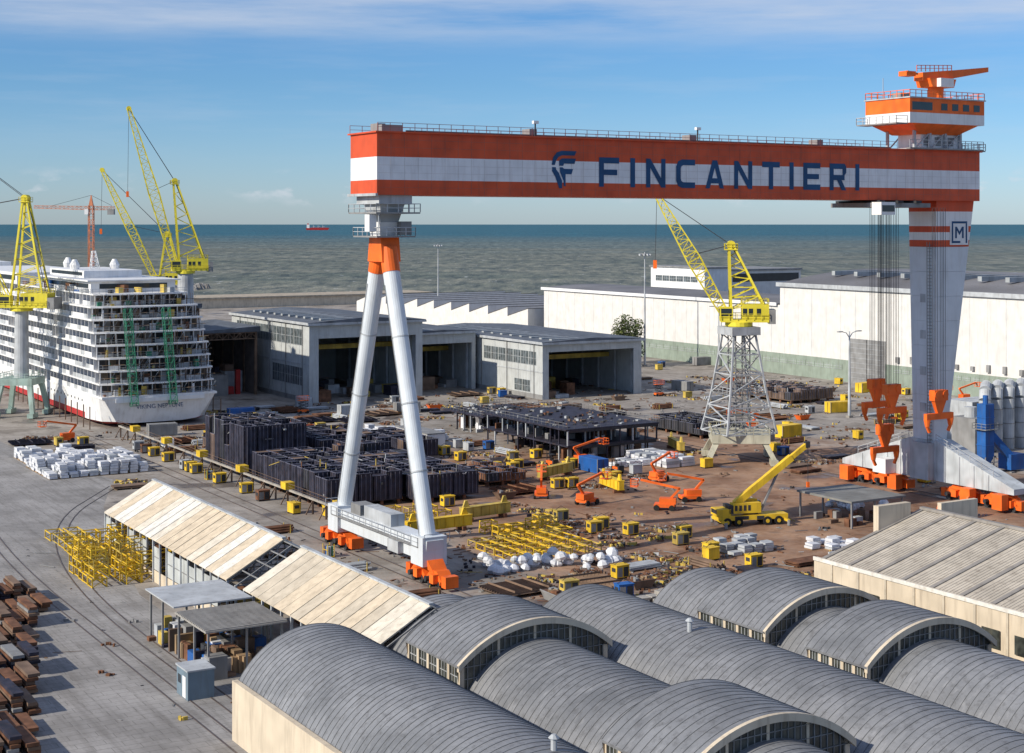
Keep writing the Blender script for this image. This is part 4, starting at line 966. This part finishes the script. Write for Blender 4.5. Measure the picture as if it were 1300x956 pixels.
def T_van(c):
    m=M('delivery_van'); g=m.p(); g.box(-2.4,1.2,-.95,.95,.4,2.1,c); g.hexa([(1.2,-.95,.4),(2.6,-.93,.4),(2.6,.93,.4),(1.2,.95,.4),(1.2,-.9,2.05),(1.55,-.85,1.95),(1.55,.85,1.95),(1.2,.9,2.05)],c)
    g.hexa([(1.5,-.9,.4),(2.7,-.9,.4),(2.7,.9,.4),(1.5,.9,.4),(1.5,-.9,1.15),(2.65,-.85,1.0),(2.65,.85,1.0),(1.5,.9,1.15)],c)
    g.hexa([(1.63,-.8,1.9),(2.3,-.82,1.15),(2.3,.82,1.15),(1.63,.8,1.9),(1.68,-.8,1.92),(2.4,-.82,1.16),(2.4,.82,1.16),(1.68,.8,1.92)],glass); g.box(.5,1.3,-.97,-.95,1.3,1.9,glass); g.box(.5,1.3,.95,.97,1.3,1.9,glass)
    for x in (-1.6,1.7):
        for s in (-.85,.85): g.cyl((x,s-.13,.36),(x,s+.13,.36),.36,.36,12,rubber)
    return m
def T_lift():
    m=M('scissor_lift'); g=m.p(); g.box(-1.2,1.2,-.6,.6,.4,.9,orange)
    for x in (-.9,.9):
        for s in (-.6,.6): g.cyl((x,s-.1,.35),(x,s+.1,.35),.35,.35,10,rubber)
    for k in range(3):
        for s in (-.45,.45): g.beam((-1,s,.95+k*.7),(1,s,1.6+k*.7),.1,dark); g.beam((1,s,.95+k*.7),(-1,s,1.6+k*.7),.1,dark)
    g.box(-1.3,1.3,-.65,.65,3.05,3.15,orange); g.railing([(-1.3,-.65,3.15),(1.3,-.65,3.15),(1.3,.65,3.15),(-1.3,.65,3.15)],1,orange,.06,.9,True); return m
def T_boom():
    m=M('boom_lift'); g=m.p(); g.box(-1.6,1.6,-1.1,1.1,.5,1.0,orange)
    for x in (-1.2,1.2):
        for s in (-1,1): g.cyl((x,s*.9,.45),(x,s*1.25,.45),.45,.45,12,rubber)
    g.box(-1.8,.8,-.8,.8,1.0,1.9,orange); g.beam((-1,0,1.9),(-2.4,0,3.4),.35,orange); g.beam((-2.4,0,3.4),(3.8,0,4.6),.35,orange); g.beam((3.8,0,4.6),(4.4,0,3.8),.2,grey)
    g.box(4.2,5.4,-.8,.8,3.5,3.6,orange); g.railing([(4.2,-.8,3.6),(5.4,-.8,3.6),(5.4,.8,3.6),(4.2,.8,3.6)],1,orange,.07,.7,True); return m
def T_scrap():
    m=M('scrap_heap'); g=m.p(); pal=[rust,rust,grey,lgrey,primer,wood,brown,dark,random.choice([grey,fyellow,rust])]
    for i in range(60):
        x,y_=random.gauss(0,1.2),random.gauss(0,.9); g.cbox((x,y_,0),(U(.1,1.2),U(.05,.4),U(.06,.5)),U(0,3),random.choice(pal),U(-.15,.15))
    for i in range(12):
        g.beam((U(-1.6,1.6),U(-1.4,1.4),U(0,.4)),(U(-1.6,1.6),U(-1.4,1.4),U(.1,.7)),.06,random.choice([rust,brown,grey]))
    return m
def T_gas():
    m=M('gas_bottle_rack'); g=m.p()
    for i in range(4):
        for j in range(3): g.cyl((i*.3-.45,j*.3-.3,.15),(i*.3-.45,j*.3-.3,1.5),.12,.12,8,random.choice([blue,lgrey,green,rust]))
    for x in (-.65,.65):
        for y_ in (-.5,.5): g.box(x-.04,x+.04,y_-.04,y_+.04,0,1.8,yellow)
    g.box(-.7,.7,-.55,.55,.08,.14,yellow); g.box(-.7,.7,-.52,-.46,1.0,1.08,yellow); g.box(-.7,.7,.46,.52,1.0,1.08,yellow); return m
def T_beams(c):
    m=M('steel_beam_stack'); g=m.p()
    for x in (-2.5,2.5): g.box(x-.12,x+.12,-1.4,1.4,0,.2,wood)
    for i in range(5):
        y_=-1.2+i*.58; l0=U(3,4)
        for k in range(random.randint(1,2)):
            z=.2+k*.34; g.box(-l0,l0,y_-.18,y_+.18,z,z+.04,c); g.box(-l0,l0,y_-.02,y_+.02,z+.04,z+.28,c); g.box(-l0,l0,y_-.18,y_+.18,z+.28,z+.32,c)
    return m
TS=[]
def reg(m,rad,wt): TS.append((m.place(-400,-400),rad,wt,[0])); return TS[-1]
tcab=reg(T_cabinet(yellow),1.5,9);reg(T_cabinet(fyellow),1.5,5);reg(T_cabinet(lgrey),1.5,5);reg(T_cabinet(blue),1.5,1);reg(T_cabinet(rust),1.5,3)
for c in (blue,lgrey,grey,yellow,brown): tco=reg(T_cont(c),3.6,1.1)
for c in (rust,primer,lgrey,brown): reg(T_plates(c),3.4,4)
for c in (rust,lgrey,brown): reg(T_pipes(c),3.4,3)
for c in (orange,brown,grey): reg(T_skip(c),2.6,1.5)
for c in (primer,rust,brown): reg(T_panel(c),5,3.5)
reg(T_fork(),1.8,2); reg(T_van(white),2.8,.8); reg(T_lift(),1.7,2); tbo=reg(T_boom(),3,1)
for i in range(8): reg(T_scrap(),2.2,5)
reg(T_gas(),1.2,3); reg(T_beams(rust),4.2,3); reg(T_beams(primer),4.2,3)
used=[]
KEEP=[(11,41,36,101),(41,53,43,98),(70,93,59,120),(-36,-24,3,40),(17,33,-10,12),(10,28,-17,-7),(-19,2,89,120),(82,92,43,62),(93,107,37,53),(52,72,-9,2),(71,84,-16,-2),(99,108,-24,24),(1,5.5,-200,200),(8,36,145,400),(67,100,172,230),(121,154,148,220),(125,140,5,22),(100,122,180,230),(-27,-12,-57,27),(75,84,48,60),(53,66,94,122),(28,44,112,131),(82,93,-12,6),(46,66,192,232),(8,10,20,140),(-4,5,180,190),(-18,-14,36,56),(32,45,97,112),(42,76,2,30),(112,124,72,92),(170,184,110,132),(142,170,25,44),(123,139,-14,-5),(11,36,12,33),(45,65,-26,-13),(19,30,-42,-33),(54,66,42,52),(56,61,87,103),(76,98,8,40)]
def ok(a,b,r):
    for k in KEEP:
        if k[0]-r<a<k[1]+r and k[2]-r<b<k[3]+r: return False
    for (x,y_,q) in used:
        if (x-a)**2+(y_-b)**2<(q+r)**2*.8: return False
    return True
def put(t,a,b,rot):
    used.append((a,b,t[1]*.8))
    if t[3][0]==0: t[0].location=W(a,b); t[0].rotation_euler=(0,0,TH+rot); t[3][0]=1
    else: dup(t[0],a,b,0,rot)
for (a,b) in ((54,58),(56.6,56),(59,58.5),(54,37),(56.6,36.5),(66,52),(68,54),(30,32),(64,36),(66.5,38),(10.5,34),(7,60),(6.8,72),(6.8,84),(6.9,100),(6.8,108)): put(tcab,a,b,U(-.1,.1))
for (a,b,r) in ((50,22,.3),(58,12,2.4),(47,31,1),(66,16,2.8),(73,34,.4)): put(tbo,a,b,r)
def scatter(a0,a1,b0,b1,n,filt=None):
    pool=[t for t in TS if (filt is None or any(t[0].name.startswith(f) for f in filt))]
    wts=[t[2] for t in pool]
    for i in range(n):
        t=random.choices(pool,wts)[0]
        for tr in range(20):
            a,b=U(a0,a1),U(b0,b1)
            if ok(a,b,t[1]*.8):
                put(t,a,b,random.choice([0,math.pi/2,0,math.pi])+U(-.12,.12)); break
scatter(-10,40,110,145,22); scatter(36,68,96,170,32); scatter(68,122,120,170,38); scatter(108,215,60,150,70); scatter(108,215,-20,60,32)
scatter(42,70,34,100,28); scatter(72,100,20,58,8); scatter(5,42,12,34,14); scatter(5,45,-52,-17,60,['scrap','steel','pipe','waste','gas','forklift','stiff','weld'])
scatter(45,100,-52,-20,24,['scrap','steel','pipe','stiff']); scatter(34,50,-15,18,14,['welding','scrap','gas','forklift','scissor']); scatter(-12,0,-50,30,18,['scrap','pipe','gas','steel'])
scatter(5.6,8,20,130,14,['welding','gas']); scatter(-12,1,20,88,6,['scrap','weld','steel'])
scatter(155,218,150,290,36); scatter(-55,-30,120,220,8,['ship','deliv','fork','weld']); scatter(93,122,0,40,10); scatter(104,122,-50,0,12)
scatter(-70,-58,-60,40,8,['steel','pipe','waste'])
for t in TS:
    if t[3][0]==0: bpy.data.objects.remove(t[0])
m=M('yard_debris'); g=m.p()
def litter(a0,a1,b0,b1,n,big=1):
    for i in range(n):
        a,b=U(a0,a1),U(b0,b1)
        if any(k[0]<a<k[1] and k[2]<b<k[3] for k in KEEP[:1]+KEEP[10:15]+KEEP[20:21]): continue
        r=R(); mt=random.choice([rust,rust,brown,dark,grey,grey,brown,primer,fyellow if R()<.3 else rust,lgrey if R()<.5 else grey])
        if r<.5: g.cbox((a,b,.01),(U(.15,1.1)*big,U(.08,.4)*big,U(.04,.2)*big),U(0,3.1),mt)
        elif r<.8: L_=U(.6,3); t=U(0,3.1); g.beam((a,b,.1),(a+L_*math.cos(t),b+L_*math.sin(t),.12),U(.04,.1),mt)
        else:
            for k in range(4): g.cbox((a+U(-.8,.8),b+U(-.8,.8),.01),(U(.1,.5),U(.1,.4),U(.1,.35)),U(0,3.1),mt)
litter(5,48,-54,16,900); litter(48,100,-54,40,200); litter(40,72,34,110,300); litter(36,215,100,172,700,1.5); litter(100,215,-20,100,500,1.4); litter(-12,0,-55,20,140); litter(5,40,105,150,200); litter(-48,-28,-50,60,40,.6)
m.place(0,0)
m=M('profile_stack'); g=m.p()
for i in range(10):
    for j in range(13):
        x=-60+j*1.5+U(-.1,.1); y_=-50+i*6.2
        if x>-38.5-(12-y_)*.27: continue
        for k in range(random.randint(2,6)): g.cbox((x+U(-.15,.15),y_+U(-.3,.3),.2+k*.36),(1.2*U(.7,1),5.4*U(.8,1),.3),U(-.03,.03),random.choice([rust,rust,brown,brown,primer,grey]))
m.place(0,0)
print('objects',len(bpy.data.objects))
